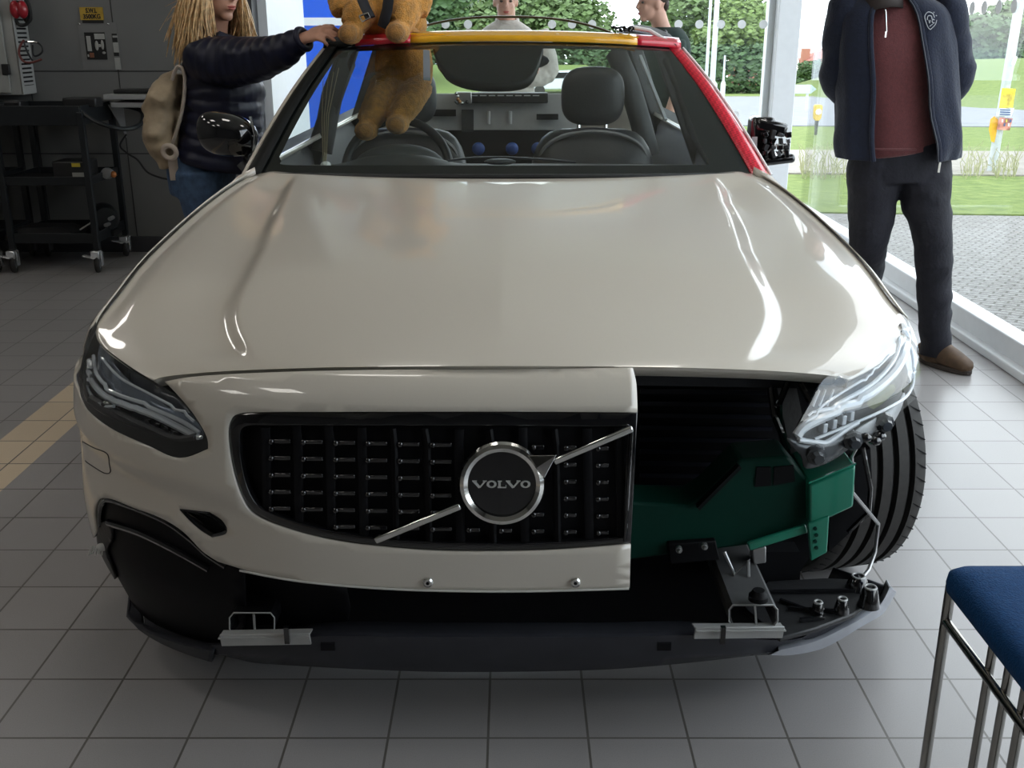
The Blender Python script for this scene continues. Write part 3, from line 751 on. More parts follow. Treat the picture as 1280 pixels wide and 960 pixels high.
for pts, r_ in (([(113, 452), (116, 478), (140, 500), (190, 518), (225, 535), (251, 549)], .0075), ([(117, 445), (122, 470), (146, 492), (192, 511), (228, 527), (249, 541)], .0045), ([(128, 448), (150, 472), (190, 494), (225, 513), (243, 527)], .003), ([(108, 460), (111, 488), (125, 508)], .004)):
    part(MB().tube(n3.path(pts, 8), r_, 8), 'light_guide', M_led, hl)
part(MB().tube(n3.path([(176, 533), (200, 541), (222, 552), (235, 551)], 6, off=-.025), .0055, 8), 'led_bar', M_chr, hl)
part(MB().tube(n3.path([(118, 500), (150, 519), (190, 538), (222, 551), (248, 548)], 6, off=-.026), .012, 8), 'headlight_chin', M_matb, hl)
for x, y in ((183, 527), (195, 532), (207, 537), (219, 542)):
    part(MB().box(n3.pt(x, y, off=-.04), (.012, .02, .014), rz=-.5), 'led_cell', M_black, hl, bevel=.002)
part(MB().ell(n3.pt(138, 505), (.020, .012, .009)), 'projector_lens', M_black, hl)
part(MB().tube(n3.path([(130, 504), (140, 508), (148, 507)], 4, off=-.02), .004, 6), 'projector_trim', M_led, hl)

Rout = [(993.5, 546, 'c'), (997, 532), (1012, 505), (1028, 476), (1046, 467), (1066, 469.5), (1090, 452), (1122, 424), (1127, 408), (1121, 393), (1133, 398), (1145, 425), (1150, 462), (1149, 489), (1133, 508), (1105, 527), (1080, 541), (1060, 548), (1035, 556), (1010, 557)]
hr = part(nose_in[-.06].panel(Rout, (), (.02, .02), per=4), 'headlight', mat('headlight_back_dark', (.05, .055, .06), .3, metal=.3, noise=.3), solid=.004)
hr['label'] = 'right headlight of the picture, hanging free with its mounts exposed'
part(nose.panel(Rout, (), (.014, .014), per=4, off=.001), 'headlight_lens', M_lens, hr)
part(n3.panel([(1000, 545), (1015, 520), (1060, 503), (1105, 478), (1130, 445), (1140, 450), (1141, 480), (1110, 507), (1070, 530), (1030, 548)], (), (.02, .02), per=4, off=-.045), 'headlight_reflector', M_hsg2, hr)
for pts, r_ in (([(996, 545), (1008, 532), (1050, 512), (1090, 490), (1120, 462), (1133, 430), (1128, 408)], .010), ([(1003, 535), (1012, 524), (1052, 502), (1090, 480), (1116, 452), (1126, 424)], .005), ([(1010, 520), (1050, 492), (1085, 470), (1112, 444)], .003), ([(1018, 549), (1060, 532), (1110, 510), (1137, 490), (1142, 455), (1136, 425)], .0035), ([(998, 550), (1022, 553), (1035, 552), (1060, 535), (1072, 528)], .006)):
    part(MB().tube(n3.path(pts, 8), r_, 8), 'light_guide', M_led, hr)
for x, y in ((1032, 535), (1044, 530), (1056, 525), (1066, 520)):
    part(MB().box(n3.pt(x, y, off=-.04), (.012, .02, .020), rz=.5), 'led_cell', M_led, hr, bevel=.002)
part(nose.panel([(1100, 500), (1132, 478), (1134, 492), (1108, 514)], (), (.01, .01), per=3, off=-.03), 'indicator_reflector', mat('indicator_reflector', (.06, .075, .02), .3, noise=.2), hr)
# smoky lower bracket of the right headlight with its knobs
part(nose.panel([(995, 552), (1035, 559), (1082, 544), (1078, 562), (1050, 583), (1020, 592), (1014, 575)], (), (.02, .02), per=4, off=-.03), 'headlight_bracket', M_hsg2, hr, solid=.004)
part(nose.panel([(1082, 543), (1133, 512), (1149, 492), (1143, 515), (1125, 540), (1095, 552)], (), (.02, .02), per=4, off=-.03), 'headlight_bracket', mat('milky_plastic', (.42, .43, .44), .4, noise=.1), hr, solid=.004)
for x, y in ((1029, 573), (1076, 554), (1117, 531)):
    p = nose.pt(x, y, off=-.02)
    part(MB().lathe(p, [(.001, .020), (.010, .020), (.013, .012), (.013, .004), (.020, .002), (.022, -.008)], (0, -1, 0), 8), 'adjuster_knob', M_hsg2, hr, ang=25)
for x, y in ((1092, 549), (1104, 553), (1110, 547)):
    part(MB().ell(nose.pt(x, y, off=-.02), (.014, .012, .010), n=8, m=6), 'cable_plug', M_black, hr)
for x in (1016, 1024, 1034): part(MB().beam(n3.pt(x+8, 487, off=-.03), n3.pt(x, 508, off=-.03), .003, .006), 'lamp_strut', M_led, hr)
part(MB().lathe(n3.pt(1048, 477), [(.001, .01), (.010, .01), (.012, 0)], (0, -1, .2), 12), 'lamp_cap', M_chr, hr)
part(MB().tube([nose.pt(1089, 556, off=-.03), nose.pt(1093, 590, off=-.06), nose.pt(1090, 625, off=-.05), P(1098, 655, Y=2.25), P(1094, 690, Y=2.25), P(1086, 712, Y=2.22), P(1076, 724, Y=2.2)], .0045, 7), 'sensor_cable', M_steel)
part(MB().tube([P(1078, 560, Y=2.2), P(1088, 610, Y=2.2), P(1086, 640, Y=2.2), P(1060, 665, Y=2.2)], .006, 7), 'sensor_cable', M_black)
# wheel arch liner beside the green box
part(MB().prism(quadP([(1040, 590), (1088, 560), (1092, 640), (1060, 668), (1036, 690)], 2.24), (0, .03, 0)), 'arch_liner', M_bay)

# wheels --------------------------------------------------------------------
def tyre_mesh(c, ax_, R=.338, W=.235):
    m = MB(); x, y = frame(ax_); ax_ = Vector(ax_).normalized()
    prof = [(.235, -.085), (.262, -.100), (.300, -.112), (.325, -.1125), (.334, -.104)]
    for g in (-.066, -.022, .022, .066):
        prof += [(.3375+.001, g-.0085), (.323, g-.0065), (.323, g+.0065), (.3375+.001, g+.0085)]
    prof += [(.334, .104), (.325, .1125), (.300, .112), (.262, .100), (.235, .085)]
    n = 96
    rings = [[Vector(c)+ax_*h+(x*math.cos(2*PI*k/n)+y*math.sin(2*PI*k/n))*r for r, h in prof] for k in range(n+1)]
    m.rings(rings, closed=False)
    return m, x, y, ax_
def sipes(c, ax_, n=60):
    m = MB(); x, y = frame(ax_); ax_ = Vector(ax_).normalized()
    for k in range(n):
        a = 2*PI*k/n
        for (h0, h1, sk_) in ((-.105, -.078, .05), (-.056, -.032, .09), (-.012, .012, .09), (.032, .056, .09), (.078, .105, .05)):
            r = .3362; q = lambda h, a_: Vector(c)+ax_*h+(x*math.cos(a_)+y*math.sin(a_))*r
            m.beam(q(h0, a), q(h1, a+sk_), .0022, .0030, up=x*math.cos(a)+y*math.sin(a))
    return m
def wheel(c, ax_, label=None):
    w_ = part(tyre_mesh(c, ax_)[0], 'wheel', M_rub)
    if label: w_['label'] = label
    part(sipes(c, ax_), 'tread_sipes', M_bay, w_, smooth=False)
    x, y = frame(ax_); a_ = Vector(ax_).normalized()
    rim = MB().lathe(c, [(.238, -.09), (.225, -.085), (.215, -.04), (.215, .04), (.225, .085), (.238, .09)], a_, 48, caps=False)
    rim.lathe(c, [(.001, .07), (.05, .07), (.06, .04), (.06, -.02), (.001, -.02)], a_, 24)
    for k in range(5):
        d = x*math.cos(2*PI*k/5)+y*math.sin(2*PI*k/5)
        for s_ in (-.12, .12):
            d2 = x*math.cos(2*PI*k/5+s_)+y*math.sin(2*PI*k/5+s_)
            rim.beam(Vector(c)+d*.05+a_*.06, Vector(c)+d2*.225+a_*.075, .03, .025)
    part(rim, 'rim', M_steel, w_, bevel=.002)
st_ = math.radians(14)
wheel((CX+.85, 2.645, .338), (math.cos(st_), -math.sin(st_)*-1, 0), 'front tyre showing its tread beside the green crash box')
wheel((CX-.80, 2.66, .338), (-math.cos(st_), -math.sin(st_)*1, 0))
for s_ in (-1, 1): wheel((CX+s_*.80, 5.62, .338), (s_, 0, 0))

# body sides ---------------------------------------------------------------
edge_w = [Vector((CX+p.x, p.y, p.z)) for p in edge_s]
def fender(sgn, full):
    n0 = 30 if full else 34
    E = [Vector((CX+(p.x-CX)*(-sgn), p.y, p.z)) for p in edge_w[n0:]]       # edge_w has negative x
    rows = []
    for dz, k in ((-.002, 0), (-.02, .012), (-.06, .022), (-.13, .028), (-.22, .030), (-.34, .022)) if full else ((-.002, 0), (-.02, .012), (-.06, .020), (-.10, .024)):
        row = []
        for p in E:
            z = p.z+dz
            arch = math.hypot(p.y-2.66, 0)
            zmin = (.36+math.sqrt(max(0, .39**2-(p.y-2.66)**2))) if arch < .39 else .2
            tx = min(.972, abs(p.x-CX)+k*1.6+ (0.0))
            row.append(Vector((CX+sgn*max(abs(p.x-CX), tx), p.y, max(z, zmin))))
        rows.append(row)
    return MB().rings(rows, closed=False)
part(fender(-1, True), 'front_wing', M_paint, solid=.003, off=1, ang=60)
part(fender(1, False), 'front_wing', M_paint, solid=.003, off=1, ang=60)
ZB = 1.00
def side(sgn):
    m = MB(); ys = np.linspace(3.19, 6.45, 40)
    rows = []
    for z, kx in ((.22, .93), (.30, .945), (.55, .945), (.75, .935), (.90, .89), (.98, .80), (1.0, .76)):
        row = []
        for y_ in ys:
            tap = 1-.06*sstep(5.6, 6.45, y_); 
            row.append(Vector((CX+sgn*kx*tap, y_, z if abs(y_-5.62) > .37 or z > .72 else max(z, .34+math.sqrt(max(0, .38**2-(y_-5.62)**2))))))
        rows.append(row)
    return m.rings(rows, closed=False)
for sgn in (-1, 1):
    sd = part(side(sgn), 'door_side', M_paint, solid=.02, off=0, ang=50)
    for y_ in (3.45, 4.55, 5.3):
        part(MB().tube([Vector((CX+sgn*k, y_, z)) for k, z in ((.947, .30), (.948, .55), (.938, .75), (.893, .90), (.803, .98))], .0025, 5), 'door_gap', M_matb, sd)
    part(MB().beam((CX+sgn*.97, 4.35, .82), (CX+sgn*.97, 4.52, .82), .02, .025), 'door_handle', M_paint, sd, bevel=.006)
tail = MB().rings([[Vector((CX+x*.88*k, 6.45+dy-.06*abs(x)**3, z)) for x in np.linspace(-1, 1, 24)] for z, dy, k in ((.25, .20, 1), (.45, .28, 1.02), (.70, .27, 1.02), (.90, .22, .98), (1.0, .14, .94))], closed=False)
part(tail, 'tailgate', M_paint, solid=.02)
part(MB().box((CX, 4.9, .26), (1.78, 3.3, .06)), 'floor_pan', M_trim, bevel=.01)

# windscreen and pillars ------------------------------------------------------
hd_c = P(610, 55, Y=3.70)
def ws_fn(u, v):
    """u -1..1 side to side, v 0 base .. 1 header"""
    xw = lerp(.765, .585, v)
    bow = lerp(.17, .11, v)
    b = Vector((CX+u*xw, 3.07+.15*abs(u)**2.2, .997-.012*abs(u)**2))
    t = Vector((CX+u*xw+(-.005), 3.70+.10*abs(u)**2.2, 1.372-.022*abs(u)**2.2))
    p = b.lerp(t, v); p.z += .022*math.sin(PI*v)
    p.x = CX+u*xw+lerp(0, -.012, v)
    return p
ws = Surf(ws_fn, (-1.05, 1.05), (-.05, 1.05), 0, 140, 60)
G_out = [(-1, 0), (1, 0), (1, 1), (-1, 1)]
def uvline(a, b, n=30): return [(lerp(a[0], b[0], i/n), lerp(a[1], b[1], i/n)) for i in range(n)]
def loopuv(c): return sum([uvline(c[i], c[(i+1) % len(c)]) for i in range(len(c))], [])
g_ = part(ws.panel_uv([loopuv(G_out)], (.05, .06)), 'windscreen', M_wind, solid=0)
fr_in = [ws.inv(*q) for q in spl([(348, 190, 'c'), (351, 200), (362, 205.5), (480, 205.5), (622, 206), (760, 206), (887, 205, 'c'), (884, 196), (870, 165), (838, 78, 'c'), (836, 68), (820, 63), (700, 60), (620, 59), (560, 60), (450, 63), (425, 67), (410, 78, 'c')], 5, True)]
part(ws.panel_uv([loopuv(G_out), fr_in], (.04, .05), off=-.003), 'windscreen_band', M_frit, g_)
for sgn in (-1, 1):
    part(MB().grid(lambda i, j: ws.at(sgn*lerp(.935, 1.0, i), lerp(-.01, 1, j), -.005), 4, 24), 'windscreen_band', M_frit, g_)
# sensor housing behind the glass top centre
part(ws.panel([(540, 53, 'c'), (549, 74), (560, 88), (582, 97), (610, 100), (650, 98), (668, 86), (680, 53, 'c')], (), (.02, .02), per=4, off=-.012), 'sensor_shroud', M_frit, g_, solid=.03)
part(MB().box(P(615, 92, Y=3.72), (.19, .05, .035)), 'sensor_box', M_trim, g_, bevel=.006)
mir = MB().ell(P(640, 76, Y=3.80), (.13, .03, .035)); part(mir, 'rear_view_mirror', M_matb, None, bevel=0)
lp = [P(x, y, Y=3.78) for x, y in spl([(552, 62), (547, 76), (553, 90), (568, 99), (582, 97)], 6)]
part(MB().tube(lp, .005, 8), 'mirror_wire', M_black)
st2 = MB().prism([P(x, y, Y=3.50) for x, y in ((529, 62), (537, 63), (538, 101), (529, 100))], (0, .002, 0)); part(st2, 'grey_sticker', mat('grey_sticker', (.25, .27, .29), .5, noise=.05), g_)
# A-pillars: painted strip left, red carbon-look strip right
def pillar(name, sgn, m, u0, u1, v0=-.02, v1=.99, off0=.004, w2=.0):
    r = []
    for i in range(25):
        v = lerp(v0, v1, i/24)
        a = ws.at(sgn*u0, v, .002); b = ws.at(sgn*u1, v, .006); c = b+Vector((sgn*.018, .02, -.012)); d = c+Vector((sgn*.004, .05, -.04))
        r.append([a, b, c, d])
    return part(MB().rings(r, closed=False), name, m, solid=.006, off=-1)
def red_weave():
    m = mat('red_woven_strip', (.55, .01, .03), .3, coat=.7); t = m.node_tree; b = t.nodes['Principled BSDF']
    tc = t.nodes.new('ShaderNodeTexCoord'); ck = t.nodes.new('ShaderNodeTexChecker'); ck.inputs['Scale'].default_value = 130
    ck.inputs['Color1'].default_value = (.75, .02, .05, 1); ck.inputs['Color2'].default_value = (.42, .006, .02, 1)
    t.links.new(tc.outputs['Object'], ck.inputs['Vector']); t.links.new(ck.outputs['Color'], b.inputs['Base Color']); return m
pillar('windscreen_pillar', -1, M_frit, .97, 1.015)
pl = []
pillar_r = pillar('windscreen_pillar', 1, red_weave(), .985, 1.045); pillar_r['label'] = 'red woven-pattern strip along the windscreen pillar'
for sgn, m_ in ((-1, M_paint), (1, mat('white_edge', (.8, .8, .8), .3, noise=.02))):
    pts = [ws.at(sgn*(1.03 if sgn < 0 else 1.055), lerp(.0, 1.0, i/20), .006)+Vector((sgn*.012, .016, -.006)) for i in range(21)]
    part(MB().tube(pts, .008 if sgn < 0 else .0045, 8), 'pillar_edge_trim', m_)
# header panel: yellow roof beam with red corners
def hdr(x0, x1, n=24, z=(-.004, .014, .024, .030, .030), y=(-.012, -.004, .03, .055, .10)):
    rows = []
    for zz, yy_ in zip(z, y):
        row = []
        for i in range(n+1):
            u = lerp(x0, x1, i/n); p = ws_fn(u, 1.0)
            row.append(p+Vector((0, yy_, zz+.004)))
        rows.append(row)
    return MB().rings(rows, closed=False)
yb_ = part(hdr(-.53, .79), 'roof_header_beam', M_yel, solid=.004, ang=25); yb_['label'] = 'yellow roof crossbeam above the windscreen'
for sgn, a, b in ((1, .79, 1.06), (-1, -.86, -.53), (-1, -1.06, -.86)):
    c_ = part(hdr(a, b, 8), 'roof_corner_panel', M_red if not (a < -.9) else M_frit, solid=.005, ang=25)
part(MB().beam(ws.at(-.53, 1, .02)+Vector((0, .0, .01)), ws.at(.79, 1, .02)+Vector((0, 0, .006)), .004, .004), 'header_crease', M_yel)
for px in (620, 645, 697): part(MB().ell(P(px, 44, Y=3.725), (.008, .004, .006), n=10, m=6), 'header_rivet', mat('bright_rivet', (.85, .8, .6), .3, metal=.5, noise=.02))
# roof rails and the rear edge of the roof opening
for sgn in (-1, 1):
    pts = [Vector((CX+sgn*x, y_, z)) for x, y_, z in spl([(.57, 3.80, 1.34), (.60, 4.2, 1.375), (.61, 4.9, 1.40), (.62, 5.6, 1.40), (.58, 6.2, 1.34)], 6)]
    part(MB().tube(pts, .028, 8), 'roof_rail', M_trim if sgn < 0 else M_trim)
    for (y0, z0, y1, z1, r_) in ((4.45, 1.40, 4.40, .86, .045), (5.55, 1.39, 5.65, .86, .05), (6.2, 1.33, 6.55, .86, .05)):
        part(MB().beam((CX+sgn*.61, y0, z0), (CX+sgn*.82, y1, z1), r_, r_*1.6), 'side_pillar', M_trim, bevel=.01)
arc = [Vector((CX+x, 5.75-.2*x*x, 1.475-.10*abs(x)**2.6/.25)) for x in np.linspace(-.62, .62, 24)]
part(MB().tube(arc, .008, 8, sq=.8), 'roof_opening_edge', mat('dark_gold_trim', (.10, .07, .03), .3, metal=.3, noise=.1))
# exposed wiring at the right roof corner
for q in range(14):
    p = P(770+q*1.6, 38-2*math.sin(q), Y=3.83); d = Vector((random.uniform(-.02, .02), random.uniform(-.02, .02), random.uniform(.0, .012)))
    part(MB().tube([p, p+d*.6+Vector((0, 0, .006)), p+d*1.3], .003, 5), 'roof_wiring', M_bay)
part(MB().tube([P(790, 34, Y=3.86), P(812, 38, Y=3.85), P(835, 52, Y=3.82), P(850, 70, Y=3.78)], .007, 7), 'roof_seal', mat('white_edge', (.8, .8, .8), .3))

for sgn in (-1, 1):
    a_ = ws.at(sgn*.93, .0, .002); b_ = ws.at(sgn*1.03, .0, .002); c_ = Vector((CX+sgn*.83, 3.34, .985)); d_ = Vector((CX+sgn*.74, 3.16, .985))
    part(MB().prism([a_, b_, c_, d_], (0, .01, -.02)), 'cowl_corner', M_matb)
# mirrors ----------------------------------------------------------------------
def cap(c, rx, ry, rz_, n=24, m=16, p=2.8):
    """rounded shell: superellipsoid"""
    f = lambda a, k: math.copysign(abs(a)**(2/k), a)
    return MB().rings([[Vector((c[0]+rx*f(math.cos(b), p)*f(math.cos(a), p), c[1]+ry*f(math.cos(b), p)*f(math.sin(a), 2.2), c[2]+rz_*f(math.sin(b), p))) for a in [2*PI*k/n for k in range(n)]] for b in [-PI/2+PI*(i+.05)/(m+.1) for i in range(m+1)]])
ml = P(284, 168, Y=3.50)
def mirror_shell(c, sgn):
    m = cap((0, 0, 0), .098, .065, .076, 48, 36, 2.5)
    out = MB()
    vs = []
    for v in m.v:
        x, y_, z = v
        z2 = z*(1-.16*(x*-sgn*-1/.098*.5+.5)) - .012*(x*sgn)/.098 if True else z
        vs.append(Vector((c.x+x, c.y+y_+.25*abs(x)*.3, c.z+z2)))
    out.v = vs; out.f = m.f; return out
mm = part(mirror_shell(ml, 1), 'door_mirror', M_black); mm['label'] = 'gloss black door mirror with its cap on'
part(MB().beam(ml+Vector((.06, .01, -.055)), Vector((CX-.80, 3.42, .99)), .05, .035), 'mirror_foot', M_black, mm, bevel=.01)
part(MB().tube([ml+Vector((.088, -.035, .06)), ml+Vector((.099, -.03, 0)), ml+Vector((.085, -.02, -.06))], .005, 8), 'mirror_edge', mat('satin_chrome', (.6, .62, .63), .2, metal=.9, noise=.03), mm)
mr = P(954, 178, Y=3.50)
m2 = part(MB().box(mr+Vector((-.010, 0, .015)), (.085, .09, .135), taper=.9), 'door_mirror', M_black, bevel=.014); m2['label'] = 'door mirror with its cap removed and its workings exposed'
part(MB().box(mr+Vector((.015, .0, .050)), (.105, .09, .045), ry=.22), 'mirror_top_shell', M_black, m2, bevel=.012)
part(MB().box(mr+Vector((.020, .0, -.055)), (.155, .11, .028), ry=-.12), 'mirror_skirt', M_black, m2, bevel=.010)
part(MB().beam(mr+Vector((-.02, .02, -.06)), Vector((CX+.80, 3.40, 1.0)), .05, .04), 'mirror_foot', M_black, m2, bevel=.01)
for q in range(16):
    x = -.005+.068*(q % 4)/3+random.uniform(-.004, .004); z = -.030+.060*(q//4)/3
    if x > .07 and z > .02: continue
    part(MB().box(mr+Vector((x, -.045-random.uniform(0, .015), z)), (random.uniform(.008, .02), .02, random.uniform(.01, .03)), ry=random.uniform(-.5, .5)), 'mirror_motor_part', [M_black, M_matb, M_hsg2][q % 3], m2, bevel=.002)
for x in (.052, .064, .076): part(MB().box(mr+Vector((x, -.02, -.018)), (.008, .03, .035)), 'mirror_clip', M_black, m2, bevel=.002)
part(MB().tube([mr+Vector((.0, -.055, -.03)), mr+Vector((.03, -.06, .0)), mr+Vector((.06, -.055, -.03))], .003, 6), 'mirror_wire', M_steel, m2)
part(MB().box(mr+Vector((-.040, -.047, .0)), (.018, .004, .045)), 'mirror_sticker', mat('grey_label', (.35, .36, .36), .5, noise=.1), m2)

# interior -------------------------------------------------------------------
def dash_fn(i, j):
    x = lerp(-.70, .70, i); t = j
    y_ = lerp(3.16, 3.62, t)+.06*(abs(x)/.7)**2; z = 1.0-.012*(abs(x)/.7)**2 + .006*math.sin(PI*t) - .12*sstep(.8, 1, t)
    hump = math.exp(-((x+.36)/.16)**4)*sstep(.5, .75, t)*.030
    return Vector((CX+x, y_, z-.018+hump))
part(MB().grid(dash_fn, 60, 24), 'dashboard', M_trim, solid=.02)
hum = MB().ell(P(500, 208, Y=3.60), (.155, .10, .075), n=24, m=14); part(hum, 'instrument_hood', M_trim)
part(MB().tube([P(x, y, Y=3.32) for x, y in spl([(560, 201), (600, 197), (660, 198), (720, 203)], 6)], .004, 6), 'speaker_rim', M_splt)
part(MB().ell(P(625, 202, Y=3.3), (.05, .03, .010)), 'centre_speaker', M_splt)
swc = P(497, 213, Y=3.82)
sw = part(MB().torus(swc, (0, -.9, .42), .188, .016, 48, 12), 'steering_wheel', M_seat)
part(MB().ell(swc, (.07, .03, .06)), 'wheel_hub', M_trim, sw)
for a in (0, PI, -PI/2):
    part(MB().beam(swc, swc+Vector((math.cos(a)*.18, math.sin(a)*-.0+.0, math.sin(a)*.16)), .03, .02), 'wheel_spoke', M_trim, sw, bevel=.004)
def seat(cx, y_, label=None):
    b = MB()
    rings = []
    for z, w_, d, dy in ((.45, .24, .10, 0), (.60, .26, .11, .02), (.80, .26, .11, .07), (.92, .25, .10, .10), (1.00, .21, .075, .13), (1.035, .15, .04, .14)):
        rings.append([Vector((cx+w_*math.copysign(abs(math.cos(a))**.7, math.cos(a)), y_+dy+d*math.copysign(abs(math.sin(a))**.7, math.sin(a)), z)) for a in [2*PI*k/28 for k in range(28)]])
    s_ = part(b.rings(rings), 'front_seat', M_seat, sub=1)
    if label: s_['label'] = label
    part(cap((cx, y_-.20, .45), .26, .30, .09), 'seat_cushion', M_seat, s_)
    hrm = cap((cx, y_+.16, 1.155), .128, .055, .115, 28, 18, 3.0)
    part(hrm, 'headrest', M_seat, s_)
    for dx in (-.055, .055): part(MB().tube([(cx+dx, y_+.15, .98), (cx+dx, y_+.16, 1.08)], .008, 8), 'headrest_post', M_chr, s_)
    part(MB().tube([Vector((cx+.215*math.cos(a), y_+.055, .90+.125*max(0, math.sin(a))**.8)) for a in [PI*k/20 for k in range(21)]], .008, 6), 'seat_piping', mat('grey_piping', (.16, .16, .16), .4, noise=.05), s_)
xp = P(741, 130, Y=4.35).x; xd = P(497, 130, Y=4.35).x
seat(xp, 4.20); seat(P(505, 140, Y=4.3).x, 4.20)
# rear bulkhead and parcel module
bh = part(MB().prism([P(x, y, Y=5.0) for x, y in ((524, 117), (720, 117), (724, 163), (524, 163))], (0, .02, 0)), 'rear_bulkhead', mat('grey_primer_metal', (.42, .42, .41), .5, noise=.12, nscale=9), bevel=.004)
part(MB().prism([P(x, y, Y=4.99) for x, y in ((540, 163), (720, 163), (720, 215), (540, 215))], (0, .02, 0)), 'rear_seat_opening', M_bay)
for x in (611, 638): part(MB().tube([P(x, 139, Y=4.985), P(x, 155, Y=4.985)], .008, 8), 'bulkhead_slot', mat('light_slot', (.6, .6, .6), .4, noise=.02), bh)
part(MB().prism([P(x, y, Y=4.985) for x, y in ((577, 137), (592, 137), (592, 165), (577, 165))], (0, .005, 0)), 'bulkhead_post', M_trim, bh)
part(MB().box(P(628, 122, Y=5.0), (.42, .10, .045)), 'parcel_shelf_module', M_matb, bevel=.006)
part(MB().box(P(668, 146, Y=4.97)+Vector((.06, 0, 0)), (.10, .02, .025)), 'bulkhead_vent', M_bay, bh)
part(MB().box(P(555, 141, Y=4.97), (.11, .02, .03)), 'bulkhead_vent', M_bay, bh)
for q in range(9): part(MB().box(P(582+q*11, 119.5, Y=4.94), (.03, .004, .004)), 'module_slot', mat('light_slot', (.6, .6, .6), .4), None)
p = P(580, 122, Y=4.92); part(MB().box(p, (.07, .04, .05)), 'actuator', M_steel, bevel=.004)
for q in range(8): part(MB().ell(p+Vector((random.uniform(-.035, .045), -.02, random.uniform(-.025, .025))), (.008, .008, .008), n=8, m=6), 'actuator_bolt', [M_chr, M_black, mat('copper', (.5, .25, .1), .3, metal=.8)][q % 3])
for q, x in enumerate((598, 640, 672, 690)):
    part(MB().ell(P(x, 186, Y=4.9), (.03, .02, .03), n=10, m=8), 'blue_cover', mat('blue_plastic', (.03, .08, .30), .4, noise=.2))
# seat belts, inner pillars and daylight trims seen through the screen
for s_, x0, y0, x1, y1 in ((1, 800, 70, 832, 150), (1, 852, 130, 880, 185), (1, 840, 92, 852, 130)):
    part(MB().beam(P(x0, y0, Y=4.25), P(x1, y1, Y=4.0), .012, .012), 'door_frame_trim', mat('pale_trim', (.42, .45, .46), .3, noise=.05))
part(MB().tube([P(770, 66, Y=4.5), P(785, 100, Y=4.45), P(800, 150, Y=4.42), P(812, 195, Y=4.4)], .045, 10), 'inner_pillar', M_trim)
part(MB().tube([P(835, 75, Y=4.1), P(850, 110, Y=4.0), P(866, 160, Y=3.8), P(886, 195, Y=3.5), P(900, 215, Y=3.35)], .022, 10), 'inner_pillar', M_trim)
part(MB().tube([P(432, 76, Y=4.5), P(415, 120, Y=4.45), P(402, 190, Y=4.4)], .045, 10), 'inner_pillar', M_trim)
for sgn in (-1, 1):
    part(MB().rings([[Vector((CX+sgn*x, y_, z)) for y_ in np.linspace(3.45, 6.2, 12)] for x, z in ((.80, .50), (.78, .75), (.80, .93), (.86, 1.0))], closed=False), 'door_card', M_trim, solid=.02)
# quarter glass on the left
# suction cup on the screen; thin rods stand in for a reflection
rc_ = part(MB().lathe(P(407, 206, Y=3.29), [(.001, .008), (.007, .008), (.016, 0), (.016, -.002)], (0, -.6, .8), 16), 'suction_cup', mat('clear_rubber', (.6, .6, .58), .3, noise=.05))
for q in range(4):
    a = P(404+q*1.2, 204, Y=3.32); b = P(404+q*6.5, 100-q*5, Y=3.70)
    part(MB().tube([a, a.lerp(b, .5)+Vector((-.004-q*.003, .0, 0)), b], .0014, 5), 'reflection_rod', mat('reflected_line', (.30, .25, .15), .35, metal=.6, noise=.05), rc_)
# wipers / cowl under the bonnet edge
part(MB().tube([ws.at(u, .005, .012)+Vector((0, -.01, -.006)) for u in np.linspace(-.9, .9, 20)], .008, 6), 'cowl_edge', M_matb)
# ---------------------------------------------------------------- people and bears
M_skin = mat('skin', (.56, .30, .21), .5, noise=.08, nscale=25, bump=.05)
M_skin2 = mat('pale_skin', (.62, .36, .27), .5, noise=.07, nscale=25)
M_lip = mat('lips', (.45, .12, .10), .45, noise=.05)
M_eye = mat('eye', (.10, .08, .07), .2, noise=.02)
def etube(m, path, rx, ry, lat, n=28, p=2.3, caps=True, a0=0, a1=2*PI, folds=0, seed=0, taper=None):
    """a tube of superelliptic rings; lat = sideways direction. Returns m."""
    path = [Vector(q) for q in path]; rings = []
    closed = abs(a1-a0-2*PI) < 1e-6
    for i, c in enumerate(path):
        d = (path[min(i+1, len(path)-1)]-path[max(i-1, 0)]).normalized()
        x = (Vector(lat)-d*Vector(lat).dot(d)).normalized(); y = d.cross(x)
        r = []
        for k in range(n if closed else n+1):
            a = a0+(a1-a0)*k/n
            cx, sy = math.cos(a), math.sin(a)
            ex = math.copysign(abs(cx)**(2/p), cx)*rx[i]; ey = math.copysign(abs(sy)**(2/p), sy)*ry[i]
            q = c+x*ex+y*ey
            if folds:
                f = pnoise(Vector((q.x*9+seed, q.y*9, q.z*16)))*folds+pnoise(Vector((q.x*22+seed, q.y*22, q.z*30)))*folds*.35
                q += (q-c).normalized()*f
            r.append(q)
        rings.append(r)
    return m.rings(rings, closed=closed, caps=caps)
def resamp(path, vals, n):
    """smooth path and matching values"""
    k = [tuple(p)+tuple(v) for p, v in zip(path, vals)]
    out = spl(k, max(2, n//(len(path)-1)))
    return [Vector(o[:3]) for o in out], [o[3:] for o in out]
def limb(m, pts, radii, n=14, per=5, folds=0, seed=0):
    P2, V = resamp(pts, [(r,) for r in radii], per*(len(pts)-1))
    lat = Vector((1, .13, .21))
    return etube(m, P2, [max(.003, v[0]) for v in V], [max(.003, v[0]) for v in V], lat, n, 2, True, folds=folds, seed=seed)
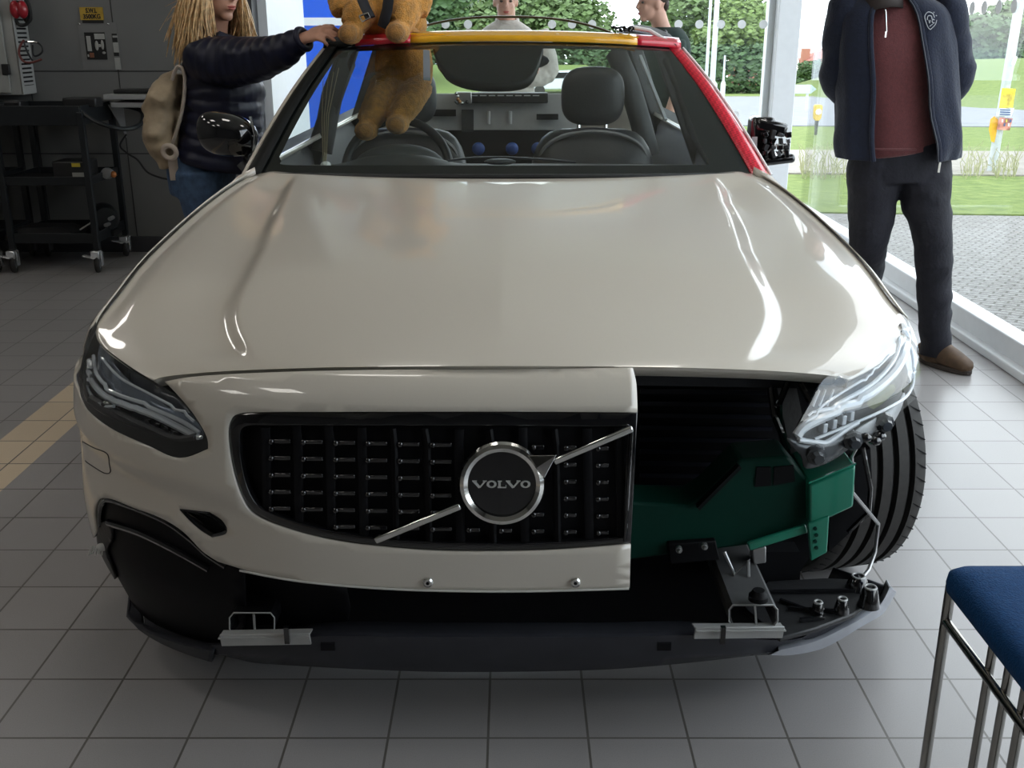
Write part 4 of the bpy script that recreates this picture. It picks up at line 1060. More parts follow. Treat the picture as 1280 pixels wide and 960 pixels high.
def hand(m, wrist, d, nrm, curl=.5, side=1, s=1.0, spread=.35):
    """palm + four unequal fingers + thumb. d: pointing direction, nrm: back-of-hand direction"""
    d = Vector(d).normalized(); nrm = (Vector(nrm)-d*Vector(nrm).dot(d)).normalized(); lat = d.cross(nrm)*side
    w = Vector(wrist)
    etube(m, [w-d*.02*s, w+d*.02*s, w+d*.055*s, w+d*.088*s, w+d*.095*s], [.026*s, .032*s, .040*s, .040*s, .030*s], [.018*s, .016*s, .014*s, .012*s, .008*s], lat, 14, 2.3)
    L = (.070, .080, .074, .058)
    for i in range(4):
        off = (i-1.5)/1.5
        b = w+d*(.082-.006*abs(off))*s+lat*(-off)*.030*s
        dd = (d+lat*(-off)*spread*.5).normalized(); p = [b]; a = 0
        for seg, (l_, c_) in enumerate(((.45, .5), (.32, .9), (.23, .7))):
            a += curl*c_
            dv = (dd*math.cos(a)-nrm*math.sin(a)).normalized(); p.append(p[-1]+dv*L[i]*l_*s)
        limb(m, p, [.0095*s, .0088*s, .0082*s, .0062*s], 8, 3)
    b = w+d*.025*s+lat*.028*s
    t1 = b+(d*.6+lat*.75-nrm*.2).normalized()*.038*s; t2 = t1+(d*.9+lat*.25-nrm*.35*curl).normalized()*.030*s; t3 = t2+(d*1-nrm*.3*curl).normalized()*.022*s
    limb(m, [b, t1, t2, t3], [.014*s, .012*s, .010*s, .0075*s], 8, 3)
def head(m, c, f, up=(0, 0, 1), s=1.0):
    """head with brow, nose, jaw, ears; c centre, f facing. Returns the local frame"""
    f = Vector(f).normalized(); up = (Vector(up)-f*Vector(up).dot(f)).normalized(); r = f.cross(up)
    c = Vector(c); L = lambda a, b, d: c+(r*a+f*b+up*d)*s
    R = Matrix((r, f, up)).transposed()
    m.ell(L(0, -.012, .030), (.076*s, .096*s, .088*s), R, 20, 14)
    m.ell(L(0, .018, -.030), (.060*s, .070*s, .072*s), R, 18, 12)
    m.ell(L(0, .058, -.086), (.026*s, .022*s, .020*s), R, 12, 8)
    etube(m, [L(0, .078, .030), L(0, .092, .005), L(0, .104, -.018), L(0, .092, -.028)], [.008*s, .010*s, .016*s, .010*s], [.008*s, .010*s, .010*s, .006*s], r, 10, 2)
    for k in (-1, 1):
        m.ell(L(k*.075, -.012, -.005), (.010*s, .020*s, .032*s), R, 10, 8)
        m.ell(L(k*.034, .060, -.020), (.020*s, .018*s, .018*s), R, 10, 8)
        m.ell(L(k*.030, .074, .034), (.024*s, .010*s, .008*s), R, 10, 6)
    m.ell(L(0, .078, -.055), (.026*s, .014*s, .012*s), R, 12, 8)
    return L, R
def face_parts(L, R, body, s=1.0, lip=None):
    o = MB().ell(L(0, .0895, -.050), (.021*s, .0065*s, .0042*s), R, 12, 6).ell(L(0, .089, -.0575), (.018*s, .0065*s, .005*s), R, 12, 6)
    o.build('lips', lip or M_lip, body)
    for k in (-1, 1): MB().ell(L(k*.030, .074, .012), (.012*s, .009*s, .008*s), R, 10, 6).build('eye', M_eye, body)
def strands(m, L, root, ends, n, jitter, r=.0035, rnd=None):
    rnd = rnd or random.Random(3)
    for q in range(n):
        t = q/max(1, n-1)
        a = Vector(root(t)); b = Vector(ends(t)); j = lambda k: Vector((rnd.uniform(-k, k), rnd.uniform(-k, k), rnd.uniform(-k, k)))
        mid = a.lerp(b, .45)+j(jitter)+Vector((0, -.01, .01))
        m.tube([Vector(p) for p in spl([tuple(a), tuple(mid), tuple(b+j(jitter))], 5)], [r, r*1.3, r*1.5, r*1.5, r*1.5, r*1.5, r*1.4, r*1.2, r, r*.6, r*.2], 5)

# woman in the navy quilted jacket, reaching to the bear --------------------
W0 = P(268, 200, Y=4.25)
t = thing('person', 'long-haired blond person in navy quilted jacket and jeans touching the bear on the roof', 'person', (W0.x, 4.25, 0))
Y = 4.25
bm = MB()
hc = P(270, -12, Y=4.22); fdir = Vector((.80, -.58, -.10))
L, R = head(bm, hc, fdir)
sh_r = P(262, 74, Y=4.10); sh_l = P(262, 66, Y=4.42)
el_r = P(326, 78, Y=3.97); wr_r = P(377, 49, Y=3.86)
etube(bm, [P(268, 55, Y=4.26), P(268, 35, Y=4.25), P(270, 10, Y=4.23)], [.055, .050, .052], [.055, .05, .052], (0, 1, 0), 16, 2)
etube(bm, [P(258, 215, Y=Y), P(270, 170, Y=Y), P(272, 120, Y=Y), P(270, 80, Y=Y), P(268, 58, Y=Y)], [.14, .12, .14, .15, .08], [.10, .09, .11, .11, .07], (0, 1, 0), 22)
limb(bm, [sh_r, el_r, wr_r], [.05, .042, .028], 12)
el_l = P(290, 130, Y=4.46); wr_l = P(305, 175, Y=4.40); limb(bm, [sh_l, el_l, wr_l], [.05, .042, .028], 12)
hand(bm, P(378, 48, Y=3.86), P(412, 38, Y=3.80)-P(378, 48, Y=3.86), (.1, -.55, .75), .62, -1, 1.02, .5)
hand(bm, wr_l, (.2, -.1, -1), (0, 1, 0), .4, 1)
for k, (x, yy_) in ((1, (250, 4.16)), (-1, (262, 4.36))):
    hp = P(x, 212, Y=yy_); kn = Vector((hp.x+.03, yy_-.02, .50)); an = Vector((hp.x+.0, yy_, .09))
    limb(bm, [hp, kn, an], [.085, .055, .04], 14)
    etube(bm, [an+Vector((-.05, 0, -.04)), an+Vector((.05, 0, -.05)), an+Vector((.16, -.01, -.06))], [.035, .04, .03], [.04, .035, .02], (0, 1, 0), 12)
body = bm.build('body', M_skin, t, voxel=.0065, relax=2)
face_parts(L, R, body)
# jacket: quilted rings
def quilt(m, path, rx, ry, lat, pitch, depth, n=30, seed=0):
    P2, V = resamp(path, list(zip(rx, ry)), 14*(len(path)-1))
    ds = [0]
    for a, b in zip(P2, P2[1:]): ds.append(ds[-1]+(b-a).length)
    N = max(12, int(ds[-1]/.006)); pts = []; vx = []; vy = []
    for i in range(N+1):
        s_ = ds[-1]*i/N; j = max(1, min(len(ds)-1, int(np.searchsorted(ds, s_)))); k = (s_-ds[j-1])/max(1e-9, ds[j]-ds[j-1])
        pts.append(P2[j-1].lerp(P2[j], k)); f = 1+0
        bul = depth*(abs(math.sin(PI*s_/pitch))**.6-.6)
        vx.append(lerp(V[j-1][0], V[j][0], k)+bul); vy.append(lerp(V[j-1][1], V[j][1], k)+bul)
    return etube(m, pts, vx, vy, lat, n, 2.2, True, folds=.010, seed=seed)
M_navy = mat('navy_quilted_nylon', (.007, .008, .022), .42, noise=.25, nscale=30, spec=.35)
jk = MB()
quilt(jk, [P(272, 205, Y=Y), P(278, 160, Y=Y), P(280, 115, Y=Y), P(272, 78, Y=Y), P(268, 52, Y=4.26)], [.20, .185, .19, .19, .085], [.158, .150, .150, .125, .075], (0, 1, 0), .052, .012)
quilt(jk, [P(262, 70, Y=4.12), sh_r+Vector((.02, -.01, -.01)), P(312, 76, Y=4.0), P(345, 68, Y=3.92), P(378, 49, Y=3.86)], [.10, .095, .082, .066, .040], [.10, .095, .082, .066, .040], (0, 0, 1), .045, .007, 24, 3)
quilt(jk, [sh_l, el_l, wr_l], [.09, .07, .045], [.09, .07, .045], (1, 0, 0), .05, .006, 20, 5)
jk.tube([P(262, 52, Y=4.18), P(275, 46, Y=4.14), P(292, 52, Y=4.18)], .022, 8)
jacket = jk.build('jacket', M_navy, t, voxel=.006, relax=1)
MB().torus(P(379, 49, Y=3.86), P(379, 49, Y=3.86)-P(345, 68, Y=3.92), .035, .011, 26, 10).build('cuff', M_navy, jacket)
je = MB()
M_jean = mat('blue_denim', (.045, .085, .16), .75, noise=.3, nscale=40, bump=.2, bscale=200)
etube(je, [P(250, 190, Y=Y), P(252, 215, Y=Y), P(255, 240, Y=Y)], [.165, .17, .16], [.125, .13, .12], (0, 1, 0), 22, folds=.006)
for (x, yy_) in ((248, 4.16), (262, 4.36)):
    hp = P(x, 214, Y=yy_); limb(je, [hp, Vector((hp.x+.03, yy_-.02, .50)), Vector((hp.x, yy_, .12))], [.10, .070, .062], 16, folds=.005)
je.build('jeans', M_jean, t, voxel=.009, relax=2)
for yy_, x in ((4.16, 248), (4.36, 262)):
    hp = P(x, 212, Y=yy_)
    etube(MB(), [Vector((hp.x-.06, yy_, .05)), Vector((hp.x+.06, yy_, .05)), Vector((hp.x+.17, yy_, .035))], [.042, .048, .035], [.05, .045, .03], (0, 1, 0), 14).build('shoe', M_matb, t)
M_hair = mat('blond_hair', (.60, .40, .20), .4, noise=.4, nscale=60)
hm = MB(); rnd = random.Random(5)
hm.ell(L(0, -.022, .040), (.086, .098, .092), R, 20, 12)
for q in range(950):
    a = rnd.uniform(-2.75, 2.75)     # around the head, measured from the back
    if abs(a) > 2.2: continue
    rx_ = .082*math.sin(a); ry_ = -.098*math.cos(a)-.01
    p0 = L(rx_*.6, ry_*.55, .118); p1 = L(rx_*1.08, ry_*1.05, .03)
    ln = rnd.uniform(.20, .31); 
    p2 = L(rx_*1.35+rnd.uniform(-.02, .02), ry_*1.25, -.08)+Vector((0, 0, -.02)); p2 += Vector((rnd.uniform(-.02, .02), rnd.uniform(-.02, .02), rnd.uniform(-.02, .02))); p3 = p2+Vector((rnd.uniform(-.05, .045), rnd.uniform(-.04, .04), -ln+.12))
    hm.tube([Vector(p) for p in spl([tuple(p0), tuple(p1), tuple(p2), tuple(p3)], 4)], [.002, .003, .0036, .004, .0042, .0042, .0042, .004, .0036, .003, .0025, .002, .0006], 4)
for q in range(16):
    a = L(-.05+.1*rnd.random(), -.08, -.02); hm.tube([a, a+Vector((rnd.uniform(-.10, -.03), 0, rnd.uniform(-.06, 0))), a+Vector((rnd.uniform(-.18, -.05), 0, rnd.uniform(-.16, -.04)))], [.002, .0015, .0006], 4)
hm.build('hair', M_hair, t)
MB().ell(L(.080, -.006, -.040), (.006, .006, .006), n=8, m=6).build('earring', M_chr, t)

# backpack
bp0 = P(212, 150, Y=4.2)
t = thing('backpack', 'tan rucksack with padded straps on the back of the person in the navy jacket', 'backpack', (bp0.x, 4.2, bp0.z-.25))
M_tan = mat('tan_nylon', (.33, .255, .17), .5, noise=.2, nscale=25, bump=.3, bscale=30)
M_tan2 = mat('pale_strap', (.46, .38, .32), .55, noise=.1)
b_ = MB()
pth = [P(216, 208, Y=4.2), P(210, 180, Y=4.2), P(208, 150, Y=4.2), P(211, 115, Y=4.2), P(222, 90, Y=4.2)]
P2, V = resamp(pth, [(.10, .045), (.14, .060), (.15, .068), (.13, .060), (.06, .030)], 28)
V = [(v[0]*(1+.03*math.sin(i*1.3)), v[1]*(1+.10*math.sin(i*.9))) for i, v in enumerate(V)]
etube(b_, P2, [v[0] for v in V], [v[1] for v in V], (0, 1, 0), 30, 2.6, folds=.030)
b_.build('bag_body', M_tan, t, voxel=.007, relax=1)
etube(MB(), [P(197, 172, Y=4.18), P(196, 150, Y=4.18), P(199, 128, Y=4.18)], [.09, .105, .08], [.028, .04, .02], (0, 1, 0), 20, folds=.008).build('front_pocket', M_tan, t)
MB().tube([Vector(q) for q in spl([tuple(P(x, y, Y=4.09)) for x, y in ((215, 100), (221, 84), (228, 86), (231, 100), (229, 130), (222, 160), (213, 185))], 6)], .013, 8, sq=.5).build('shoulder_strap', M_tan2, t)
MB().torus(P(212, 190, Y=4.06), (0, 1, .2), .025, .010, 20, 8).build('strap_loop', M_tan2, t)
MB().beam(P(215, 195, Y=4.08), P(219, 225, Y=4.10), .035, .008).build('webbing', M_tan2, t)
MB().tube([P(x, y, Y=4.105) for x, y in ((193, 141), (203, 146), (214, 144))], .005, 6).build('zip', mat('dark_zip', (.12, .09, .05), .4, noise=.1), t)
MB().tube([P(x, y, Y=4.13) for x, y in ((203, 105), (196, 125), (193, 150))], .004, 6).build('zip', M_tan2, t)

# man in the open navy fleece ------------------------------------------------
F0 = P(1180, 462, Z=0)
Yb = 4.36
t = thing('person', 'person in open navy fleece and maroon jumper standing by the window, hands behind back', 'person', (1.62, Yb, 0))
M_fl = mat('navy_fleece', (.006, .010, .026), .9, noise=.2, nscale=60, sheen=.12, bump=.25, bscale=120)
M_mar = mat('maroon_knit', (.105, .022, .024), .8, noise=.15, nscale=80, sheen=.3, bump=.3, bscale=200)
M_trs = mat('dark_navy_trousers', (.007, .007, .013), .8, noise=.2, nscale=50, bump=.2, bscale=90)
M_boot = mat('brown_suede', (.085, .05, .028), .7, noise=.3, nscale=25)
X = lambda px, py, y_=Yb: P(px, py, Y=y_)
bm = MB()
hc = X(1110, -58, Yb-.03); fd = Vector((-.25, -.95, -.25)); L, R = head(bm, hc, fd)
lat = (1, 0, 0)
etube(bm, [X(1116, -2), X(1114, -20), X(1112, -40)], [.062]*3, [.062]*3, lat, 16, 2)
etube(bm, [X(1125, 205), X(1122, 150), X(1120, 90), X(1119, 40), X(1118, 5)], [.15, .14, .165, .175, .09], [.10, .10, .115, .11, .07], lat, 22)
shR, shL = X(1062, 20), X(1180, 16)
elR, elL = X(1052, 100, Yb+.06), X(1192, 96, Yb+.06)
wrR, wrL = X(1090, 150, Yb+.17), X(1150, 150, Yb+.17)
limb(bm, [shR, elR, wrR], [.052, .042, .03]); limb(bm, [shL, elL, wrL], [.052, .042, .03])
hand(bm, wrR, (.8, 0, -.5), (0, 1, 0), .7, 1); hand(bm, wrL, (-.8, .0, -.5), (0, 1, 0), .7, -1)
hipR, hipL = X(1094, 208), X(1152, 208)
knR, knL = P(1086, 305, Y=Yb+.03), P(1166, 300, Y=Yb-.05)
anL = P(1169, 440, Y=4.42); anR = P(1080, 372, Y=4.85); anR.z = .16
limb(bm, [hipR, hipR.lerp(knR, .5), knR, anR], [.075, .06, .045, .035]); limb(bm, [hipL, hipL.lerp(knL, .5), knL, anL], [.075, .06, .045, .035])
body = bm.build('body', M_skin2, t, voxel=.008, relax=2); face_parts(L, R, body)
MB().ell(L(0, -.02, .045), (.082, .095, .085), R, 18, 12).build('hair', mat('brown_hair', (.06, .035, .02), .6, noise=.3), t)
bd = MB().ell(L(0, .045, -.075), (.056, .050, .045), R, 16, 10); displace(bd.build('beard', mat('grey_beard', (.10, .075, .06), .8, noise=.4, nscale=80), t, voxel=.006), .01, .01)
# jumper
jm = MB()
P2, V = resamp([X(1119, 192), X(1118, 150), X(1116, 95), X(1115, 45), X(1114, 5), X(1113, -8)], [(.175, .128), (.168, .125), (.175, .13), (.185, .13), (.12, .10), (.085, .08)], 40)
etube(jm, P2, [v[0] for v in V], [v[1] for v in V], lat, 40, 2.2, folds=.006)
jumper = jm.build('jumper', M_mar, t, sub=1)
MB().tube([X(1108, 40, Yb-.13), X(1107, 15, Yb-.13), X(1104, 0, Yb-.12)], .003, 6).build('zip', M_chr, jumper)
MB().box(X(1107, 43, Yb-.14), (.006, .004, .022)).build('zip_pull', M_chr, jumper)
etube(MB(), [X(1104, 16, Yb-.07), X(1103, 4, Yb-.06), X(1103, -12, Yb-.05)], [.075, .08, .082], [.075, .075, .075], lat, 24, 2, caps=False, folds=.004).build('collar', mat('dark_collar', (.03, .022, .02), .7, noise=.2), jumper, solid=.008)
MB().tube([Vector(q) for q in spl([tuple(X(x, 187, Yb-d)) for x, d in ((1068, .07), (1090, .125), (1120, .14), (1145, .12))], 5)], .006, 6).build('jumper_hem', M_mar, jumper)
# fleece: open front shell and sleeves
fj = MB()
P2, V = resamp([X(1121, 196), X(1121, 175), X(1120, 140), X(1119, 95), X(1118, 50), X(1117, 15), X(1116, -6)], [(.245, .175), (.255, .18), (.242, .172), (.225, .165), (.225, .155), (.20, .135), (.11, .10)], 48)
gapl = [1.08]*len(P2)
rings = []
for i, c in enumerate(P2):
    f_ = i/(len(P2)-1); gL = lerp(.58, .62, f_); gR = lerp(.92, .70, f_)       # half openings (rad) left and right of the front
    r = []
    n = 46
    for k in range(n+1):
        a = lerp(-PI/2+gR*1.0-.55+.0, -PI/2-gL+2*PI, k/n) if True else 0
        cx, sy = math.cos(a), math.sin(a)
        q = c+Vector((math.copysign(abs(cx)**.87, cx)*V[i][0], math.copysign(abs(sy)**.87, sy)*V[i][1], 0))
        q += Vector((cx, sy, 0))*(pnoise(Vector((q.x*8, q.y*8, q.z*5)))*.022+math.sin(a*13+q.z*4)*.006*(1-f_))
        r.append(q)
    rings.append(r)
fj.rings(rings, closed=False)
fleece = fj.build('fleece_jacket', M_fl, t, solid=.014, off=0, sub=1, ang=80)
for s_, e_, w_, sd in ((shR+Vector((-.01, 0, 0)), elR+Vector((-.005, 0, 0)), wrR, 1), (shL+Vector((.0, 0, 0)), elL+Vector((.0, 0, 0)), wrL, 2)):
    limb(MB(), [s_+Vector((-.05 if sd == 2 else .05, 0, .045)), s_+Vector((0, 0, .03)), s_.lerp(e_, .5), e_, w_], [.035, .074, .082, .074, .06], 22, 8, folds=.012, seed=sd*7).build('sleeve', M_fl, fleece, voxel=.009, relax=2)
for col, m_, r_ in ((0, M_fl, .010),):
    for side_ in (0, -1):
        MB().tube([r[side_]+Vector((0, -.006, 0)) for r in rings[::3]], r_, 8).build('front_edge', m_, fleece)
MB().tube([rings[i][0]+Vector((-.006, -.012, 0)) for i in range(0, len(rings), 3)], .003, 6).build('jacket_zip', mat('zip_tape', (.05, .06, .08), .4, noise=.1), fleece)
MB().tube([rings[0][0]+Vector((0, -.012, .0)), rings[0][0]+Vector((-.002, -.014, -.04))], .005, 6).build('zip_pull', M_chr, fleece)
# stitched chest emblem
em = MB(); M_st = mat('pale_stitching', (.45, .47, .50), .6, noise=.05)
def cs(x, y): 
    return X(x, y, Yb-.150)
fc_ = lambda pts, r_=.0016: em.tube([cs(*q) for q in spl(pts, 5)], r_, 5)
fc_([(1157, 26), (1156, 20), (1160, 15), (1166, 17), (1168, 22)]); fc_([(1159, 25), (1160, 20), (1164, 20), (1165, 24)]); fc_([(1157, 26), (1160, 34), (1163, 37)]); fc_([(1163, 37), (1169, 31), (1171, 25)])
fc_([(1161, 25), (1162, 29), (1163, 25)]); fc_([(1165, 27), (1166, 24), (1168, 25)]); fc_([(1165, 27), (1167, 29), (1168, 28)]); fc_([(1170, 19), (1171, 20)]); fc_([(1167, 15), (1168, 16)]); fc_([(1162, 33), (1166, 30)])
emo = em.build('chest_emblem', M_st, fleece)
# trousers and boots
tr = MB()
etube(tr, [X(1126, 180), X(1126, 200), X(1124, 225)], [.175, .182, .17], [.12, .122, .115], lat, 24, folds=.005)
limb(tr, [hipR+Vector((.02, 0, .08)), hipR+Vector((-.005, 0, 0)), hipR.lerp(knR, .5), knR, anR.lerp(knR, .4), anR+Vector((0, 0, -.02))], [.09, .108, .100, .080, .070, .066], 20, 9, folds=.010, seed=4)
limb(tr, [hipL+Vector((-.02, 0, .08)), hipL+Vector((.005, 0, 0)), hipL.lerp(knL, .5), knL, knL.lerp(anL, .55), anL+Vector((0, 0, .03)), anL+Vector((0, 0, -.02))], [.09, .108, .098, .078, .070, .066, .062], 20, 9, folds=.012, seed=9)
tr.build('trousers', M_trs, t, voxel=.008, relax=1)
def boot(an, toe, name='boot'):
    an = Vector(an); d = Vector((toe[0]-an.x, toe[1]-an.y, 0)).normalized(); g = Vector((an.x, an.y, 0))
    m_ = MB(); l2 = Vector((-d.y, d.x, 0))
    etube(m_, [g+Vector((0, 0, .15)), g+Vector((0, 0, .09)), g+Vector((0, 0, .02))], [.052, .050, .045], [.055, .055, .05], l2, 18)
    etube(m_, [g-d*.075+Vector((0, 0, .045)), g-d*.04+Vector((0, 0, .06)), g+d*.03+Vector((0, 0, .066)), g+d*.10+Vector((0, 0, .050)), g+d*.165+Vector((0, 0, .035)), g+d*.185+Vector((0, 0, .03))], [.028, .040, .044, .048, .040, .016], [.035, .050, .055, .042, .028, .015], l2, 18)
    b = m_.build(name, M_boot, t, voxel=.007, relax=2)
    so = MB(); pr = []
    for k in range(24):
        a = 2*PI*k/24; cx = math.cos(a); w_ = .046+.006*cx
        pr.append(g+d*(.055+cx*.132)+l2*math.sin(a)*w_+Vector((0, 0, .002)))
    so.prism(pr, (0, 0, .020)); so.build('sole', mat('dark_sole', (.04, .03, .025), .7, noise=.2), b, bevel=.003)
boot((anL.x, anL.y, .1), (anL.x+.10, anL.y-.16)); boot((anR.x, anR.y+.02, .1), (anR.x-.02, anR.y-.2))

# man in the off-white sweatshirt behind the car -------------------------------
Y1 = 7.35
t = thing('person', 'person in off-white sweatshirt with folded arms standing behind the car', 'person', (0, Y1, 0))
X = lambda px, py, y_=Y1: P(px, py, Y=y_)
bm = MB(); hc = X(632, 2, Y1-.05); L, R = head(bm, hc, (.05, -1, -.15))
etube(bm, [X(633, 30), X(633, 18), X(632, 5)], [.06]*3, [.06]*3, lat, 14, 2)
c0_ = X(634, 30)
etube(bm, [Vector((c0_.x, Y1, z)) for z in (.92, 1.1, 1.3, 1.42)], [.15, .15, .17, .12], [.1, .1, .11, .08], lat, 20)
sR, sL = Vector((c0_.x-.20, Y1, 1.40)), Vector((c0_.x+.20, Y1, 1.40))
eR, eL = Vector((c0_.x-.26, Y1-.05, 1.13)), Vector((c0_.x+.26, Y1-.05, 1.13))
wR, wL = Vector((c0_.x+.08, Y1-.22, 1.17)), Vector((c0_.x-.08, Y1-.20, 1.14))
limb(bm, [sR, eR, wR], [.05, .042, .03]); limb(bm, [sL, eL, wL], [.05, .042, .03])
hand(bm, wR, (1, .2, .1), (0, -1, 0), .5, 1); hand(bm, wL, (-1, .2, .1), (0, -1, 0), .5, -1)
for k in (-1, 1):
    h_ = Vector((c0_.x+k*.09, Y1, .90)); limb(bm, [h_, Vector((h_.x, Y1-.01, .5)), Vector((h_.x, Y1, .08))], [.09, .06, .04])
    etube(bm, [Vector((h_.x, Y1+.05, .045)), Vector((h_.x, Y1-.06, .045)), Vector((h_.x, Y1-.17, .03))], [.035, .045, .03], [.04, .035, .02], lat, 12)
body = bm.build('body', M_skin2, t, voxel=.008, relax=2); face_parts(L, R, body)
MB().ell(L(0, -.02, .05), (.08, .092, .08), R, 18, 12).build('hair', mat('grey_hair', (.35, .33, .30), .6, noise=.3), t)
M_sw = mat('off_white_cotton', (.60, .57, .52), .85, noise=.08, nscale=40, bump=.2)
sw_ = MB()
P2, V = resamp([Vector((c0_.x, Y1, z)) for z in (.95, 1.1, 1.3, 1.40, 1.475)], [(.19, .14), (.185, .14), (.205, .14), (.18, .12), (.075, .07)], 32)
etube(sw_, P2, [v[0] for v in V], [v[1] for v in V], lat, 30, folds=.01)
limb(sw_, [sR, eR, wR], [.075, .072, .05], 18, 7, folds=.01); limb(sw_, [sL, eL, wL], [.075, .072, .05], 18, 7, folds=.01, seed=3)
sw_.build('sweatshirt', M_sw, t, voxel=.009, relax=2)
MB().torus((c0_.x, Y1-.01, 1.475), (0, -.25, 1), .07, .012, 24, 8).build('neckband', M_sw, t)
tr = MB(); etube(tr, [Vector((c0_.x, Y1, z)) for z in (.80, .90, 1.0)], [.16, .175, .17], [.12, .125, .12], lat, 20)
for k in (-1, 1): limb(tr, [Vector((c0_.x+k*.09, Y1, .88)), Vector((c0_.x+k*.09, Y1-.01, .5)), Vector((c0_.x+k*.09, Y1, .10))], [.105, .08, .065], folds=.006)
tr.build('trousers', M_trs, t, voxel=.01, relax=2)

for k in (-1, 1):
    h_ = Vector((c0_.x+k*.09, Y1, 0)); etube(MB(), [h_+Vector((0, .06, .05)), h_+Vector((0, -.06, .052)), h_+Vector((0, -.18, .034))], [.042, .050, .036], [.050, .045, .030], lat, 16).build('shoe', M_matb, t)
# young man in dark green, looking left ------------------------------------------
Y2 = 7.1
X = lambda px, py, y_=Y2: P(px, py, Y=y_)
sc_ = X(833, 45)
t = thing('person', 'person in dark green T-shirt seen in profile looking left behind the car', 'person', (sc_.x, Y2, 0))
bm = MB(); hc = X(815, 5); L, R = head(bm, hc, (-.97, -.25, -.05))
etube(bm, [X(830, 44), X(826, 32), X(820, 12)], [.06, .055, .055], [.06, .055, .055], (0, 1, 0), 14, 2)
etube(bm, [Vector((sc_.x+.0, Y2, z)) for z in (.92, 1.1, 1.28, 1.38)], [.15, .15, .17, .12], [.1, .1, .11, .08], (0, 1, 0), 20)
for k in (-1, 1):
    s_ = Vector((sc_.x+.02, Y2+k*.18, 1.33)); limb(bm, [s_, s_+Vector((.03, k*.04, -.28)), s_+Vector((-.05, k*.03, -.52))], [.05, .04, .03])
    hand(bm, s_+Vector((-.05, k*.03, -.52)), (-.1, 0, -1), (0, k, 0), .5, k)
    h_ = Vector((sc_.x, Y2+k*.09, .88)); limb(bm, [h_, Vector((h_.x, h_.y, .48)), Vector((h_.x, h_.y, .08))], [.09, .06, .04])
    etube(bm, [Vector((h_.x+.05, h_.y, .045)), Vector((h_.x-.06, h_.y, .045)), Vector((h_.x-.17, h_.y, .03))], [.035, .045, .03], [.04, .035, .02], (0, 1, 0), 12)
body = bm.build('body', M_skin2, t, voxel=.008, relax=2); face_parts(L, R, body)
hh = MB().ell(L(0, -.03, .050), (.083, .090, .080), R, 18, 12).ell(L(0, -.075, -.005), (.060, .035, .055), R, 14, 10)
hh.build('hair', mat('dark_brown_hair', (.035, .022, .015), .6, noise=.3), t)
tee = MB(); M_tee = mat('dark_green_cotton', (.012, .028, .022), .85, noise=.15)
P2, V = resamp([Vector((sc_.x, Y2, z)) for z in (.86, 1.05, 1.25, 1.355, 1.43)], [(.18, .14), (.18, .14), (.21, .155), (.20, .145), (.085, .085)], 32)
etube(tee, P2, [v[0] for v in V], [v[1] for v in V], (0, 1, 0), 30, folds=.008)
for k in (-1, 1): s_ = Vector((sc_.x+.02, Y2+k*.18, 1.34)); limb(tee, [s_, s_+Vector((.03, k*.04, -.22))], [.078, .07], 16, folds=.006)
tee.build('t_shirt', M_tee, t, voxel=.009, relax=2)
tr = MB(); etube(tr, [Vector((sc_.x, Y2, z)) for z in (.78, .88, .97)], [.16, .17, .17], [.12, .125, .12], (0, 1, 0), 20)
for k in (-1, 1): limb(tr, [Vector((sc_.x, Y2+k*.09, .86)), Vector((sc_.x, Y2+k*.09, .5)), Vector((sc_.x, Y2+k*.09, .10))], [.105, .08, .065], folds=.006)
tr.build('trousers', M_trs, t, voxel=.01, relax=2)

for k in (-1, 1):
    h_ = Vector((sc_.x, Y2+k*.09, 0)); etube(MB(), [h_+Vector((.06, 0, .05)), h_+Vector((-.06, 0, .052)), h_+Vector((-.18, 0, .034))], [.042, .050, .036], [.050, .045, .030], (0, 1, 0), 16).build('shoe', M_matb, t)
